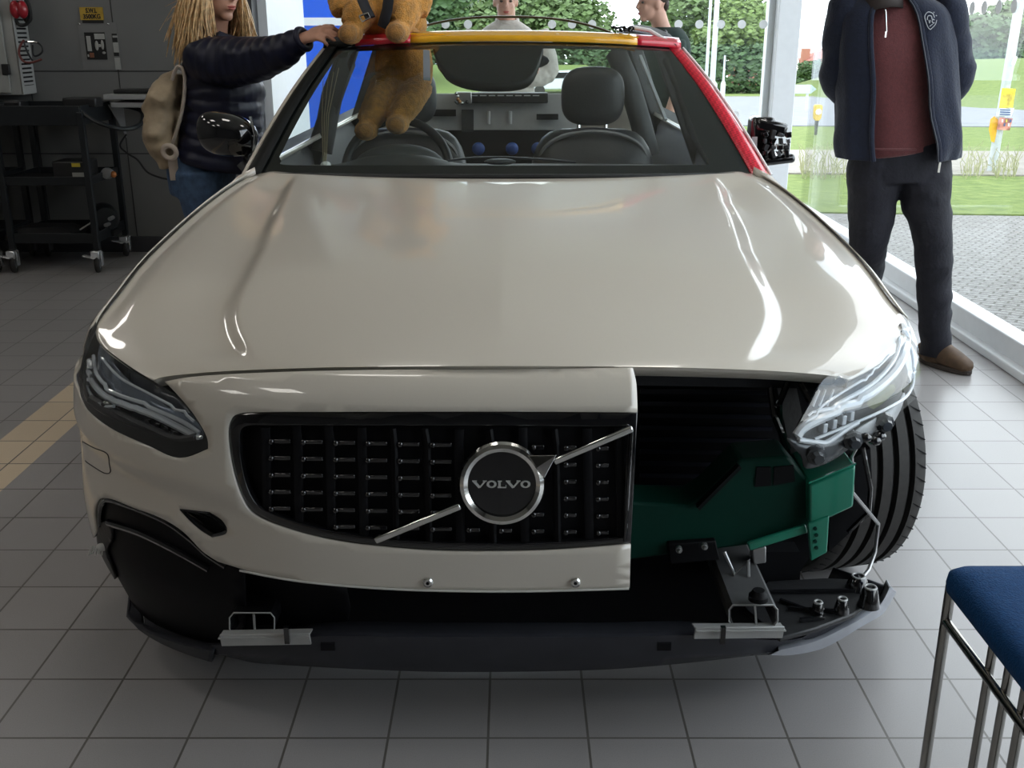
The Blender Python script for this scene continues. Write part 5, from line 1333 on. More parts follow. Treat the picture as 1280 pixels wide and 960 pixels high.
# bears ------------------------------------------------------------------------------
M_fur = mat('golden_plush_fur', (.60, .28, .05), .9, noise=.28, nscale=55, sheen=.25, bump=.9, bscale=260)
M_pad = mat('dark_plush_pad', (.38, .18, .045), .95, noise=.25, nscale=60, sheen=.2, bump=.8, bscale=260)
def bear(label, c, feet, hips, hd, harness, arms=True, depth=.30):
    t = thing('teddy_bear', label, 'teddy bear', (c[0], c[1], min(f[2] for f in feet)-.03))
    m_ = MB(); c = Vector(c)
    m_.ell(c, (.105, .090, .150), n=24, m=16); m_.ell(Vector(hd), (.085, .080, .080), n=20, m=14)
    m_.ell(Vector(hd)+Vector((0, -.075, -.02)), (.035, .035, .028), n=14, m=10)
    for k in (-1, 1): m_.ell(Vector(hd)+Vector((k*.07, 0, .07)), (.032, .015, .032), n=12, m=8)
    if arms:
        for k in (-1, 1): limb(m_, [c+Vector((k*.08, 0, .09)), c+Vector((k*.14, -.03, .02)), c+Vector((k*.13, -.07, -.05))], [.045, .042, .036], 14)
    for f, h in zip(feet, hips):
        f, h = Vector(f), Vector(h); kn = f.lerp(h, .5)+Vector((0, -.01, 0))
        limb(m_, [h, kn, f+Vector((0, .02, .02))], [.060, .052, .042], 16, 6)
        m_.ell(f, (.042, .060, .036), n=16, m=12)
    o = m_.build('plush_body', M_fur, t, voxel=.006, relax=3); displace(o, .006, .008)
    for f in feet: MB().ell(Vector(f)+Vector((0, -.045, 0)), (.030, .022, .028), n=14, m=10).build('foot_pad', M_pad, t)
    for k in (-1, 1): MB().ell(Vector(hd)+Vector((k*.03, -.072, .02)), (.008, .006, .008), n=10, m=8).build('eye', M_black, t)
    MB().ell(Vector(hd)+Vector((0, -.105, -.012)), (.012, .008, .009), n=10, m=8).build('nose', M_black, t)
    if harness:
        hs = MB().ell(c+Vector((0, -.004, .055)), (.112, .098, .115), n=24, m=16)
        hs.build('harness_vest', mat('black_webbing', (.008, .009, .014), .6, noise=.2), t, sub=1)
        MB().tube([P(452, -2, Y=3.70), P(458, 12, Y=3.67), P(463, 22, Y=3.66)], .020, 8, sq=.4).build('harness_strap', MATS['black_webbing'], t)
        MB().tube([P(x, y, Y=3.65) for x, y in ((449, 20), (460, 16), (463, 22), (453, 27), (449, 20))], .0035, 8).build('buckle', M_chr, t)
        MB().tube([P(486, -4, Y=3.70), P(484, 12, Y=3.69), P(478, 34, Y=3.70)], .022, 8, sq=.4).build('harness_strap', MATS['black_webbing'], t)
    return t
Yr = 3.79
bear('golden teddy bear in a black harness sitting on the front edge of the car roof', P(477, -2, Y=3.86), [P(438, 42, Y=3.72), P(497, 40, Y=3.70)], [P(455, 5, Y=3.82), P(512, 0, Y=3.82)], P(478, -62, Y=3.86), True)
bear('golden teddy bear behind the windscreen standing on the steering wheel', P(505, 84, Y=3.93), [P(458, 163, Y=3.80), P(497, 155, Y=3.79)], [P(484, 105, Y=3.90), P(522, 105, Y=3.90)], P(505, 30, Y=4.05), False, arms=False)
# ---------------------------------------------------------------- left side: cabinet, signs, shelf, trolleys
M_cab = mat('pale_grey_cabinet', (.30, .30, .285), .45, noise=.04)
M_tro = mat('black_trolley_steel', (.010, .012, .014), .35, noise=.2)
M_plt = mat('perforated_plate', (.38, .38, .37), .45, noise=.05)
Yc = YG-.01
# wall cabinet: front and the perforated side panel
t = thing('wall_cabinet', 'pale grey wall cabinet with a slotted side panel, above the trolley at left', 'cabinet', (P(10, 120, Y=Yc).x-.3, Yc-.2, P(10, 120, Y=Yc).z))
Yf = YG-.20
xf = P(25, 100, Y=Yf).x; zb = P(20, 119, Y=Yf).z
MB().box((xf-.42, (Yf+YG)/2, zb+.6), (.84, YG-Yf-.012, 1.2)).build('cabinet_body', M_cab, t, smooth=False, bevel=.004)
MB().box((xf-.46, Yf-.010, zb+.6), (.80, .018, 1.17)).build('cabinet_door', M_cab, t, smooth=False, bevel=.003)
MB().box((xf-.065, Yf-.026, zb+.155), (.05, .02, .065)).build('cabinet_lock', M_matb, t, bevel=.006)
pv = lambda k, z: Vector((xf+.006, lerp(Yf+.002, YG-.008, k), z))
pp = MB(); z0, z1 = zb+.004, zb+1.196; X4 = (.004, 0, 0)
for a, b in ((0, .14), (.88, 1)): pp.prism([pv(a, z0), pv(b, z0), pv(b, z1), pv(a, z1)], X4)
for q in range(44):
    zz = z0+.062+q*.0262
    if zz < z1-.01: pp.prism([pv(.12, zz-.0075), pv(.90, zz-.0075), pv(.90, zz+.0075), pv(.12, zz+.0075)], X4)
pp.prism([pv(.12, z0), pv(.90, z0), pv(.90, z0+.05), pv(.12, z0+.05)], X4)
pp.build('slotted_panel', M_plt, t, smooth=False)
MB().prism([pv(.05, z0)+Vector((-.003, 0, 0)), pv(.95, z0)+Vector((-.003, 0, 0)), pv(.95, z1)+Vector((-.003, 0, 0)), pv(.05, z1)+Vector((-.003, 0, 0))], (-.002, 0, 0)).build('slot_backing', M_bay, t, smooth=False)
def onp(px, py, d=.06): return P(px, py, X=xf+d)
a = onp(24, 12, .08)
t = thing('ear_defenders', 'red ear defenders with black band hanging on the cabinet side', 'ear defenders', tuple(a))
M_rc = mat('red_shell', (.30, .010, .020), .3, noise=.1, coat=.4)
for px in (19, 28): MB().ell(P(px, 12, Y=6.72), (.032, .030, .052), n=16, m=10).build('ear_cup', M_rc, t)
MB().tube([P(x, y, Y=6.78) for x, y in spl([(18, 22), (24, 31), (33, 30), (38, 20), (36, 6), (28, -8)], 5)], .011, 8).build('headband', M_matb, t)
MB().ell(P(34, 20, Y=6.80), (.03, .03, .045), n=14, m=8).build('ear_cushion', M_matb, t)
t = thing('safety_glasses', 'clear safety glasses with black arms and reddish cord hung on the slotted panel', 'safety glasses', tuple(onp(36, 66, .05)))
G_ = lambda pts, Y_: [P(x, y, Y=Y_) for x, y in spl(pts, 5)]
MB().tube(G_([(35, 52), (46, 53), (52, 58), (53, 64), (48, 69), (42, 69), (41, 56)], 6.80), .006, 7).build('frame', M_matb, t)
MB().tube(G_([(30, 50), (25, 58), (24, 68), (30, 77), (40, 78), (52, 74)], 6.72), .007, 7).build('cord', mat('dull_red_cord', (.13, .035, .03), .6, noise=.2), t)
MB().tube(G_([(30, 53), (33, 62), (38, 72), (41, 76)], 6.72), .006, 7).build('frame_arm', M_matb, t)
MB().tube([P(x, y, Y=6.78) for x, y in ((35, 52), (41, 52), (47, 53))], .003, 6).build('lens_edge', M_chr, t)

# text helper: real letter shapes as mesh
def text(s, c, h, m_, parent, name='lettering', w_=None, depth=.001, rz=0, nrm=(0, -1, 0)):
    cu = bpy.data.curves.new('text', 'FONT'); cu.body = s; cu.size = h*1.38; cu.align_x = 'CENTER'; cu.align_y = 'CENTER'; cu.extrude = depth; cu.offset = h*.04
    o = bpy.data.objects.new('tmp', cu); C.objects.link(o); bpy.context.view_layer.update()
    me = bpy.data.meshes.new_from_object(o.evaluated_get(bpy.context.evaluated_depsgraph_get()))
    bpy.data.objects.remove(o)
    xs = [v.co.x for v in me.vertices]; wid = max(xs)-min(xs); k = (w_/wid) if w_ else 1
    for v in me.vertices: v.co = Vector((v.co.x*k, -v.co.z, v.co.y))+Vector(c)
    me.update(); return mk(name, me, m_, parent, smooth=False)
M_ink = mat('black_print', (.01, .01, .01), .5, noise=.1)
M_sgn = mat('yellow_sign', (.42, .27, .035), .5, noise=.15, nscale=30)
def plate(name, label, cat, x0, y0, x1, y1, m_, Y_=YG-.006, th=.004, thing_=True):
    a = P(x0, y0, Y=Y_); b = P(x1, y1, Y=Y_); c = (a+b)/2
    t = thing(name, label, cat, (c.x, Y_, c.z))
    MB().box((c.x, Y_, c.z), (abs(b.x-a.x), th, abs(a.z-b.z))).build('plate', m_, t, smooth=False)
    return t, c, abs(b.x-a.x), abs(a.z-b.z)
t, c, ww, hh = plate('wall_sign', 'yellow load-limit sign reading S.W.L 3500KG on the grey wall', 'sign', 99, 9, 130, 25, M_sgn)
text('S.W.L', (c.x, YG-.0095, c.z+hh*.22), hh*.36, M_ink, t, w_=ww*.48); text('3500KG', (c.x, YG-.0095, c.z-hh*.24), hh*.36, M_ink, t, w_=ww*.74)
q = P(116, 27, Y=YG-.01); MB().box((q.x, YG-.008, q.z), (ww*.9, .004, .018)).build('sign_strip', M_ink, t, smooth=False)
for px in (99, 135):
    q = P(px, 30, Y=YG-.01); MB().ell(q, (.006, .003, .006), n=8, m=6).build('screw', M_chr, t)
t, c, ww, hh = plate('clear_backing_board', 'thin grey backing board behind the black notice on the wall', 'board', 97, 28, 152, 87, mat('grey_board', (.17, .17, .165), .4, noise=.03), YG-.003, .003)
M_note = mat('black_notice', (.012, .012, .012), .4, noise=.2); M_pap = mat('pale_paper', (.33, .33, .31), .6, noise=.08)
t, c, ww, hh = plate('notice', 'black notice with pale picture panels beside the narrow label column', 'notice', 105, 40.5, 134.5, 74.5, M_note, YG-.008)
def chip(px0, py0, px1, py1, m_, par, nm='printed_panel', Y_=YG-.012):
    a = P(px0, py0, Y=Y_); b = P(px1, py1, Y=Y_); c_ = (a+b)/2
    return MB().box((c_.x, Y_, c_.z), (abs(b.x-a.x), .003, abs(a.z-b.z))).build(nm, m_, par, smooth=False)
chip(107.5, 45, 115, 64, M_pap, t); chip(117.5, 42, 131, 49, M_pap, t)
for x, y, rx_, rz_ in ((121, 57, .012, .03), (124.5, 57, .010, .010), (128, 56, .010, .03), (130, 66, .012, .008)):
    MB().ell(P(x, y, Y=YG-.011), (rx_, .003, rz_), n=12, m=6).build('printed_shape', M_pap, t)
chip(112, 66, 118, 72, mat('red_brown_print', (.20, .08, .04), .5, noise=.2), t); chip(109.5, 68, 111.5, 71, M_pap, t)
t, c, ww, hh = plate('label_column', 'narrow column of black and white labels right of the black notice', 'label', 139.5, 42, 149, 70, M_note, YG-.008)
chip(140.5, 44.5, 147, 47, M_pap, t); chip(141, 53, 149, 65.5, M_pap, t)
t, c, ww, hh = plate('small_card', 'small pale card below the narrow label column', 'card', 143, 72, 151.5, 87, M_pap, YG-.008)

# shelf ledge on the wall with the flat black case
a, b = P(131, 121, Y=YG-.30), P(230, 121, Y=YG-.30)
M_led2 = mat('grey_worktop', (.30, .30, .30), .4, noise=.04)
t = thing('wall_worktop', 'narrow grey worktop fixed to the wall behind the rucksack', 'worktop', ((a.x+b.x)/2, YG-.15, a.z-.3))
MB().box(((a.x+b.x)/2, YG-.17, a.z), (b.x-a.x, .32, .03)).build('worktop', M_led2, t, smooth=False, bevel=.004)
c_ = P(140, 131, Y=YG-.28); MB().box(((c_.x+b.x)/2, YG-.16, c_.z), (b.x-c_.x, .28, .03)).build('under_rail', M_led2, t, smooth=False, bevel=.003)
br = [Vector((P(141, 133, Y=YG-.2).x, YG-.28, c_.z)), Vector((P(141, 133, Y=YG-.2).x, YG-.03, c_.z)), Vector((P(141, 133, Y=YG-.2).x, YG-.03, c_.z-.22))]
MB().prism(br, (.006, 0, 0)).build('side_bracket', M_led2, t, smooth=False)
q = P(172, 116.5, Y=YG-.2)
tt = MB().prism([Vector((q.x-.13, YG-.26, a.z+.016)), Vector((q.x+.3, YG-.28, a.z+.016)), Vector((q.x+.3, YG-.08, a.z+.016)), Vector((q.x-.13, YG-.10, a.z+.016))], (0, 0, .024)).build('laptop', M_matb, bevel=.006)
tag(tt, 'closed black laptop lying on the grey wall worktop', 'laptop')

# tool trolleys ------------------------------------------------------------
def trolley(x0, x1, y0, y1, label, handle=True):
    """x0..x1 front width at depth y0; back at y1"""
    t = thing('tool_trolley', label, 'trolley', ((x0+x1)/2, (y0+y1)/2, 0))
    ZT, ZM, ZL = .955, .555, .21
    for i, (z, h_) in enumerate(((ZT-.02, .11), (ZM, .05), (ZL, .06))):
        m_ = MB(); w_, d_ = x1-x0, y1-y0; cx, cy = (x0+x1)/2, (y0+y1)/2
        m_.box((cx, cy, z-h_/2), (w_, d_, .006))
        m_.box((cx, y0, z), (w_, .012, h_)).box((cx, y1, z), (w_, .012, h_)).box((x0, cy, z), (.012, d_, h_)).box((x1, cy, z), (.012, d_, h_))
        m_.build('shelf_tray', M_tro, t, smooth=False, bevel=.002)
    for x in (x0, x1):
        for y_ in (y0, y1):
            MB().box((x, y_, (ZT+.14)/2), (.035, .035, ZT-.14)).build('corner_post', M_tro, t, smooth=False, bevel=.003)
            sgn = 1 if x == x1 else -1
            cs_ = MB().torus((x-.01, y_, .055), (1, .25, 0), .042, .016, 28, 10).build('caster', M_rub, t)
            MB().lathe((x-.01, y_, .055), [(.001, .014), (.030, .014), (.034, .010), (.034, -.010), (.001, -.014)], (1, .25, 0), 20).build('caster_hub', mat('grey_hub', (.22, .23, .25), .5, noise=.1), cs_)
            MB().rings([[Vector((x+.016, y_-.035, z)) , Vector((x+.016, y_+.035, z)), Vector((x-.036, y_+.035, z)), Vector((x-.036, y_-.035, z))] for z in (.085, .135)], caps=True).build('caster_fork', mat('zinc_plate', (.62, .63, .64), .25, metal=.7, noise=.05), cs_, bevel=.006)
            MB().box((x+.021, y_, .085), (.006, .035, .09)).build('caster_cheek', MATS['zinc_plate'], cs_, bevel=.002)
            MB().box((x-.035, y_-.05, .105), (.075, .04, .008), ry=.2).build('caster_brake', MATS['zinc_plate'], cs_, bevel=.002)
    if handle: MB().tube([Vector(q) for q in spl([(x1+.0, y0+.02, ZT), (x1+.10, y0+.0, ZT-.06), (x1+.22, y0+.05, ZT-.10), (x1+.26, (y0+y1)/2, ZT-.09), (x1+.20, y1-.05, ZT-.02), (x1+.0, y1-.02, ZT+.02)], 6)], .014, 8).build('push_handle', M_tro, t)
    return t
fz = lambda px, py: P(px, py, Z=0)
a = fz(19, 341); b = fz(124, 341)
y0 = a.y; y1 = 6.80
trolley(a.x, b.x, y0+.02, y1, 'black three-shelf tool trolley on casters against the grey wall')
tx0, tx1 = a.x, b.x
c2 = fz(-60, 338)
trolley(c2.x-.7, tx0-.10, y0+.02, y1, 'black tool trolley mostly cut off by the left edge of the picture', False)
# things on the trolley
q = P(95, 213, Y=6.45)
t = thing('toolbox', 'black box with yellow sticker on the middle trolley shelf', 'box', (q.x, 6.45, .535))
MB().box((q.x, 6.45, .60), (.20, .20, .13)).build('box_shell', M_matb, t, bevel=.008)
q2 = P(93, 197, Y=6.34); MB().box((q2.x, 6.346, .645), (.05, .004, .022)).build('yellow_sticker', mat('yellow_sticker', (.55, .42, .04), .5, noise=.1), t, smooth=False)
MB().box((q2.x+.01, 6.346, .575), (.075, .004, .05)).build('white_sticker', M_pap, t, smooth=False)
q = P(133, 206, Y=6.55); t = thing('cable_reel', 'small grey and orange part beside the black box on the trolley', 'part', (q.x, 6.55, .535))
MB().lathe((q.x, 6.55, .57), [(.001, .03), (.03, .03), (.035, .01), (.035, -.01), (.03, -.035)], (0, -1, .1), 18).build('reel', M_steel, t)
MB().ell((q.x+.04, 6.54, .565), (.02, .02, .02), n=10, m=8).build('orange_knob', mat('orange_plastic', (.35, .12, .03), .5, noise=.1), t)
q = P(50, 215, Y=6.5)
tt = MB().rings([[Vector((q.x+dx, 6.5+dy, z)) for dx, dy in ((-.17, -.1), (.16, -.12), (.17, .1), (-.15, .12))] for z in (.532, .565)]).build('tool_case', M_matb, bevel=.006); tag(tt, 'low flat black case on the left of the middle trolley shelf', 'case')
q = P(58, 283, Y=6.5)
tt = MB().rings([[Vector((q.x+dx*k, 6.5+dy*k, z)) for dx, dy in ((-.22, -.13), (.22, -.12), (.23, .12), (-.2, .13))] for z, k in ((.182, 1), (.22, .97), (.26, .6))]).build('cable_tray', M_matb, bevel=.01); tag(tt, 'low black machine body lying on the bottom trolley shelf', 'machine')
q = P(130, 265, Y=6.6)
t = thing('compressor', 'dark round compressor with valve fittings on the bottom trolley shelf', 'compressor', (q.x, 6.6, .18))
MB().lathe((q.x, 6.6, .29), [(.001, .09), (.07, .09), (.085, .05), (.085, -.05), (.07, -.09)], (.5, -1, 0), 24).build('tank', M_tro, t)
MB().box((q.x, 6.6, .195), (.14, .12, .03)).build('tank_foot', M_matb, t)
for dx, dz in ((.05, -.02), (.08, .02)): MB().lathe((q.x+dx, 6.5, .28+dz), [(.001, .03), (.012, .03), (.012, -.03)], (0, -1, 0), 12).build('valve', M_steel, t)
MB().tube([P(100, 287, Y=6.4), P(108, 282, Y=6.38), P(116, 277, Y=6.38)], .005, 6).build('hose', mat('pale_hose', (.5, .5, .48), .4, noise=.05), t)
q = P(20, 138, Y=6.5)
tt = MB().box((q.x, 6.5, P(20, 141, Y=6.5).z+.0), (.10, .09, .055)).build('meter', M_matb, bevel=.01); tt.location.z += 0
tt.data.transform(Matrix.Translation((0, 0, (.972-P(20, 141, Y=6.5).z+.01)))); tag(tt, 'small black meter standing on top of the trolley at left', 'meter')
q = P(105, 140, Y=6.5)
tt = MB().box((q.x, 6.5, 1.010-.01), (.20, .12, .055)).build('charger', M_matb, bevel=.008); tag(tt, 'black charger unit on the right end of the trolley top', 'charger')
# cable from the handle down the wall
cb = MB().tube([Vector(p) for p in spl([tuple(P(x, y, Y=6.86)) for x, y in ((158, 168), (150, 182), (160, 192), (172, 200), (184, 215), (200, 222), (210, 224))], 6)], .006, 7).build('power_cable', M_matb)
tag(cb, 'thin black cable looping from the trolley handle along the wall', 'cable')

# ---------------------------------------------------------------- stool at the lower right
XS = .775
zS = .485
def sx(px, py): return P(px, py, X=XS)
pc = sx(1190, 706)            # back left corner of the seat
t = thing('bench_seat', 'dark blue upholstered seat on a chromed rod frame at the lower right corner', 'seat', (XS+.22, pc.y-.28, 0))
M_blue = mat('royal_blue_fabric', (.006, .045, .135), .8, noise=.15, nscale=120, bump=.3, bscale=300, spec=.2)
M_rod = mat('dark_chrome_rod', (.30, .29, .27), .18, metal=1, noise=.05)
zs_ = pc.z
cu = MB()
def rrect(x0, x1, y0, y1, r, z, n=6):
    out = []
    for cx, cy, a0 in ((x1-r, y1-r, 0), (x0+r, y1-r, PI/2), (x0+r, y0+r, PI), (x1-r, y0+r, 3*PI/2)):
        for k in range(n+1): a = a0+PI/2*k/n; out.append(Vector((cx+r*math.cos(a), cy+r*math.sin(a), z)))
    return out
xa, xb, y1_, y0_ = XS-.012, XS+.50, pc.y+.012, pc.y-.50
cu.rings([rrect(xa+i_, xb-i_, y0_+i_, y1_-i_, .03, zs_+dz) for dz, i_ in ((-.050, .012), (-.045, .002), (-.03, 0), (-.012, .002), (-.002, .012), (.004, .035), (.006, .09))])
cu.build('seat_cushion', M_blue, t, ang=60)
legb = Vector((XS+.006, pc.y, 0)); MB().tube([legb, Vector((XS+.004, pc.y, zs_-.04))], .0095, 14).build('leg', M_rod, t)
MB().tube([Vector((XS+.48, pc.y, 0)), Vector((XS+.48, pc.y, zs_-.04))], .0095, 14).build('leg', M_rod, t)
for x in (XS+.004, XS+.48): MB().tube([Vector((x, y0_+.02, 0)), Vector((x, y0_+.02, zs_-.04))], .0095, 14).build('leg', M_rod, t)
zr = sx(1181, 778).z
MB().tube([Vector((XS+.004, pc.y, zr)), Vector((XS+.004, y0_+.02, zr))], .0085, 12).build('side_rail', M_rod, t)
for x in (XS+.48,): MB().tube([Vector((x, pc.y, zr)), Vector((x, y0_+.02, zr))], .0085, 12).build('side_rail', M_rod, t)
for px, py in ((1235, 792), (1255, 820), (1275, 848), (1296, 876), (1318, 900)):
    q = sx(px, py); MB().tube([Vector((XS+.012, q.y, 0)), Vector((XS+.012, q.y, zs_-.045))], .0075, 12).build('upright_rod', M_rod, t)
MB().tube([Vector((XS+.012, pc.y, .02)), Vector((XS+.012, y0_+.02, .02))], .008, 12).build('floor_rail', M_rod, t)

# ---------------------------------------------------------------- outdoors
# blue panels beyond the back glass at left
xa_, xb_ = P(358, 20, Y=9.6).x, P(470, 20, Y=9.6).x
t = thing('display_board', 'bright blue board with a white band outside behind the left end of the back glass', 'board', ((xa_+xb_)/2, 9.6, gz(9.6)))
M_bb = mat('bright_blue_panel', (.012, .11, .72), .35, noise=.04)
z1 = P(400, 22, Y=9.6).z; z2 = P(400, 32, Y=9.6).z
MB().box(((xa_+xb_)/2, 9.6, (z1+3)/2), (xb_-xa_, .05, 3-z1)).build('upper_panel', M_bb, t, smooth=False)
MB().box(((xa_+xb_)/2, 9.6, (z2+.1)/2), (xb_-xa_, .05, z2-.1)).build('lower_panel', M_bb, t, smooth=False)
MB().box(((xa_+xb_)/2, 9.59, (z1+z2)/2), (xb_-xa_, .05, z1-z2)).build('white_band', M_white, t, smooth=False)
for x in (xa_+.05, xb_-.05): MB().box((x, 9.63, (gz(9.6)+.2)/2), (.05, .04, .35)).build('board_post', M_white, t, smooth=False)

# foliage
M_leafs = [mat('leaf_green_%s' % n, c, .6, noise=.35, nscale=1.5) for n, c in (('mid', (.10, .16, .05)), ('deep', (.06, .115, .04)), ('light', (.15, .22, .06)))]
M_bark = mat('bark', (.12, .09, .06), .9, noise=.3)
leaf_cache = {}
def leaf_mesh(key, blobs, n, size, seed):
    """leaves spread over lumpy crowns; blobs = (centre, radius xyz)"""
    if key in leaf_cache: return leaf_cache[key]
    r = random.Random(seed); vs = []; fs = []
    tot = sum(b[1][0]*b[1][1]+b[1][2]*b[1][0] for b in blobs)
    for c, rad in blobs:
        m_ = int(n*(rad[0]*rad[1]+rad[2]*rad[0])/tot)
        for _ in range(m_):
            d = Vector((r.gauss(0, 1), r.gauss(0, 1), r.gauss(0, 1))).normalized(); k = r.uniform(.72, 1.05)+pnoise(d*3+Vector((seed, 0, 0)))*.25
            p = Vector((c[0]+d.x*rad[0]*k, c[1]+d.y*rad[1]*k, c[2]+d.z*rad[2]*k))
            nrm = (d+Vector((r.uniform(-.8, .8), r.uniform(-.8, .8), r.uniform(-.4, .9)))).normalized(); x, y_ = frame(nrm)
            s_ = size*r.uniform(.6, 1.3); b = len(vs)
            vs += [p-x*s_, p-y_*s_*.6, p+x*s_, p+y_*s_*.6+nrm*s_*.2]; fs.append((b, b+1, b+2, b+3))
    me = bpy.data.meshes.new('foliage'); me.from_pydata([tuple(v) for v in vs], [], fs); me.update(); leaf_cache[key] = me; return me
def tree(px, Yd, h, wd, label, seed, mi, group='trees across the road', trunk=True, n=5200):
    g = P(px, 100, Y=Yd); base = Vector((g.x, Yd, gz(Yd)))
    r = random.Random(seed); bl = []
    for q in range(11):
        a = r.uniform(0, 2*PI); rr = r.uniform(0, .30)*wd; hz = r.uniform(.34, .82)*h
        k = 1-abs(hz/h-.55)
        bl.append(((rr*math.cos(a), rr*math.sin(a), hz), (wd*.26*k+.3, wd*.26*k+.3, h*.17)))
    me = leaf_mesh(('tree', seed, h, wd), bl, n, max(.12, wd*.030), seed)
    t = thing('tree', label, 'tree', tuple(base), 0, group)
    o = mk('crown', me.copy(), M_leafs[mi], None, smooth=False); o.parent = t
    tb = MB().tube([(0, 0, -.2), (0.05, 0, h*.3), (0, .1, h*.6)], [wd*.035, wd*.028, wd*.014], 10)
    for q in range(4): a = q*1.6+seed; tb.tube([(0, 0, h*.28), (math.cos(a)*wd*.16, math.sin(a)*wd*.16, h*.5)], [wd*.018, wd*.008], 8)
    tb2 = tb.build('trunk', M_bark, None); tb2.parent = t
    return t
# (image x, distance, height, width, which)
trees = [(560, 84, 8.5, 10, 1, 0, 'dense tree beyond the road left of the person in off-white'), (628, 92, 9.5, 11, 2, 1, 'dark tree beyond the road right behind the person in off-white'),
         (697, 84, 8.6, 9, 3, 0, 'tall leafy tree beyond the road between the two people behind the car'), (520, 70, 8, 8, 4, 1, 'tree beyond the road just right of the roof bear'),
         (868, 84, 8.0, 9.5, 5, 0, 'tree beyond the road left of the lamp posts'), (928, 78, 7.0, 7.2, 6, 2, 'broad light green tree right of the lamp posts, nearest the white column'),
         (825, 98, 6.8, 8, 7, 1, 'tree beyond the road behind the person in dark green'), (1024, 105, 2.7, 5.0, 8, 1, 'round bush in front of the brick house'),
         (1215, 88, 6.8, 9, 9, 1, 'tall tree right of the fleece jacket beyond the white van'), (1262, 98, 8.0, 10, 10, 0, 'pale tree at the right edge of the picture behind the leaning pole'),
         (760, 120, 5.0, 9, 11, 0, 'low tree against the sky between the person in off-white and the person in green')]
for px, Yd, h, wd, sd, mi, lb in trees:
    tree(px, Yd, h, wd, lb, sd, mi)
# hedges along the far side
def hedge(px0, px1, Yd, h, label, seed):
    a, b = P(px0, 100, Y=Yd), P(px1, 100, Y=Yd); L_ = b.x-a.x; nb = max(4, int(L_/2))
    bl = [(((i+.5)/nb*L_, 0, h*.45), (L_/nb*.8, 1.0, h*.55)) for i in range(nb)]
    me = leaf_mesh(('hedge', seed), bl, 5200, .22, seed)
    o = mk('hedge', me, M_leafs[1], None, smooth=False); o.location = (a.x, Yd, gz(Yd)); tag(o, label, 'hedge')
hedge(440, 790, 80, 3.4, 'dark hedge beyond the road behind the left half of the car', 21)
hedge(780, 965, 74, 3.3, 'dark hedge beyond the road left of the white column', 22)
hedge(985, 1075, 112, 1.3, 'clipped hedge beyond the road in front of the brick house', 23)
hedge(1175, 1330, 86, 4.2, 'hedge beyond the road right of the person in fleece', 24)
# grassy bank at the right
def bank():
    m_ = MB(); 
    m_.grid(lambda i, j: Vector((lerp(17, 62, i), lerp(33, 78, j), gz(lerp(33, 78, j))+.02+2.1*sstep(.0, .6, j)*sstep(.0, .22, i))), 20, 14)
    return m_.build('ground_bank', M_grass, smooth=True)
struct(bank())
_a, _b = P(380, 90, Y=66).x, P(800, 90, Y=66).x
_m = MB().grid(lambda i, j: Vector((lerp(_a, _b, i), lerp(64, 82, j), gz(lerp(64, 82, j))+.03+1.9*sstep(0, .75, j)*(1-sstep(.9, 1, i)))), 16, 10)
struct(_m.build('ground_lawn', M_grass))
# house
hp = P(1045, 90, Y=165); gzh = gz(165)
t = thing('house', 'red brick house with tiled roof and chimney beyond the round bush', 'house', (hp.x, 165, gzh))
M_brk = mat('brick', (.36, .16, .11), .85, noise=.2); M_tile = mat('roof_tile', (.30, .13, .10), .8, noise=.2)
ztop = P(1040, 60, Y=165).z; zev = P(1040, 76, Y=165).z; xl, xr_ = P(1012, 80, Y=165).x, P(1085, 80, Y=165).x
MB().box(((xl+xr_)/2, 168, (gzh+zev)/2), (xr_-xl, 7, zev-gzh)).build('wall', M_brk, t, smooth=False)
MB().prism([Vector((xl-.4, 164.3, zev)), Vector((xl+2.6, 168, ztop)), Vector((xl+2.6, 168, ztop)), Vector((xl-.4, 171.8, zev))][:3], (0, 0, .0)) if False else None
rf = MB(); rf.add([(xl-.4, 164.2, zev), (xr_+.4, 164.2, zev), (xr_+.4, 172, zev), (xl-.4, 172, zev), (xl+2.8, 168, ztop), (xr_-2.8, 168, ztop)], [(0, 1, 5, 4), (2, 3, 4, 5), (1, 2, 5), (3, 0, 4), (3, 2, 1, 0)])
rf.build('roof', M_tile, t, smooth=False)
q = P(1008, 66, Y=166); MB().box((q.x, 166.5, q.z-.8), (1.2, 1.0, 2.8)).build('chimney', M_brk, t, smooth=False)
for px in (1034, 1052): q = P(px, 84, Y=164.4); MB().box(q, (1.1, .1, 1.2)).build('window', M_white, t, smooth=False)
# low brick building seen through the trees
q = P(927, 103, Y=120); tt = MB().box((q.x, 120, gz(120)+1.5), (2.6, 3, 3.2)).box((q.x, 120, gz(120)+3.2), (3.0, 3.4, .2)).build('brick_hut', M_brk, smooth=False); tag(tt, 'small brick building under the light green tree', 'building')
# cars far away
def far_car(px, py, Yd, label, m_, rz):
    q = P(px, py, Y=Yd); z = gz(Yd)+.04
    t = thing('parked_car' if rz else 'passing_van', label, 'car', (q.x, Yd, z))
    prof = [(-2.2, .35), (-2.2, .75), (-1.9, .95), (-1.2, 1.02), (-.6, 1.42), (.9, 1.46), (1.7, 1.05), (2.2, .95), (2.25, .4)]
    MB().prism([Vector((q.x+x, Yd-.85, z+zz)) for x, zz in prof], (0, 1.7, 0)).build('body_shell', m_, t, bevel=.08)
    MB().prism([Vector((q.x+x, Yd-.87, z+zz)) for x, zz in ((-1.05, 1.02), (-.55, 1.36), (.85, 1.38), (1.4, 1.05))], (0, 1.74, 0)).build('side_glass', M_frit, t)
    for x in (-1.35, 1.4): MB().lathe((q.x+x, Yd, z+.32), [(.001, -.88), (.32, -.88), (.32, .88), (.001, .88)], (0, 1, 0), 18).build('wheel', M_rub, t)
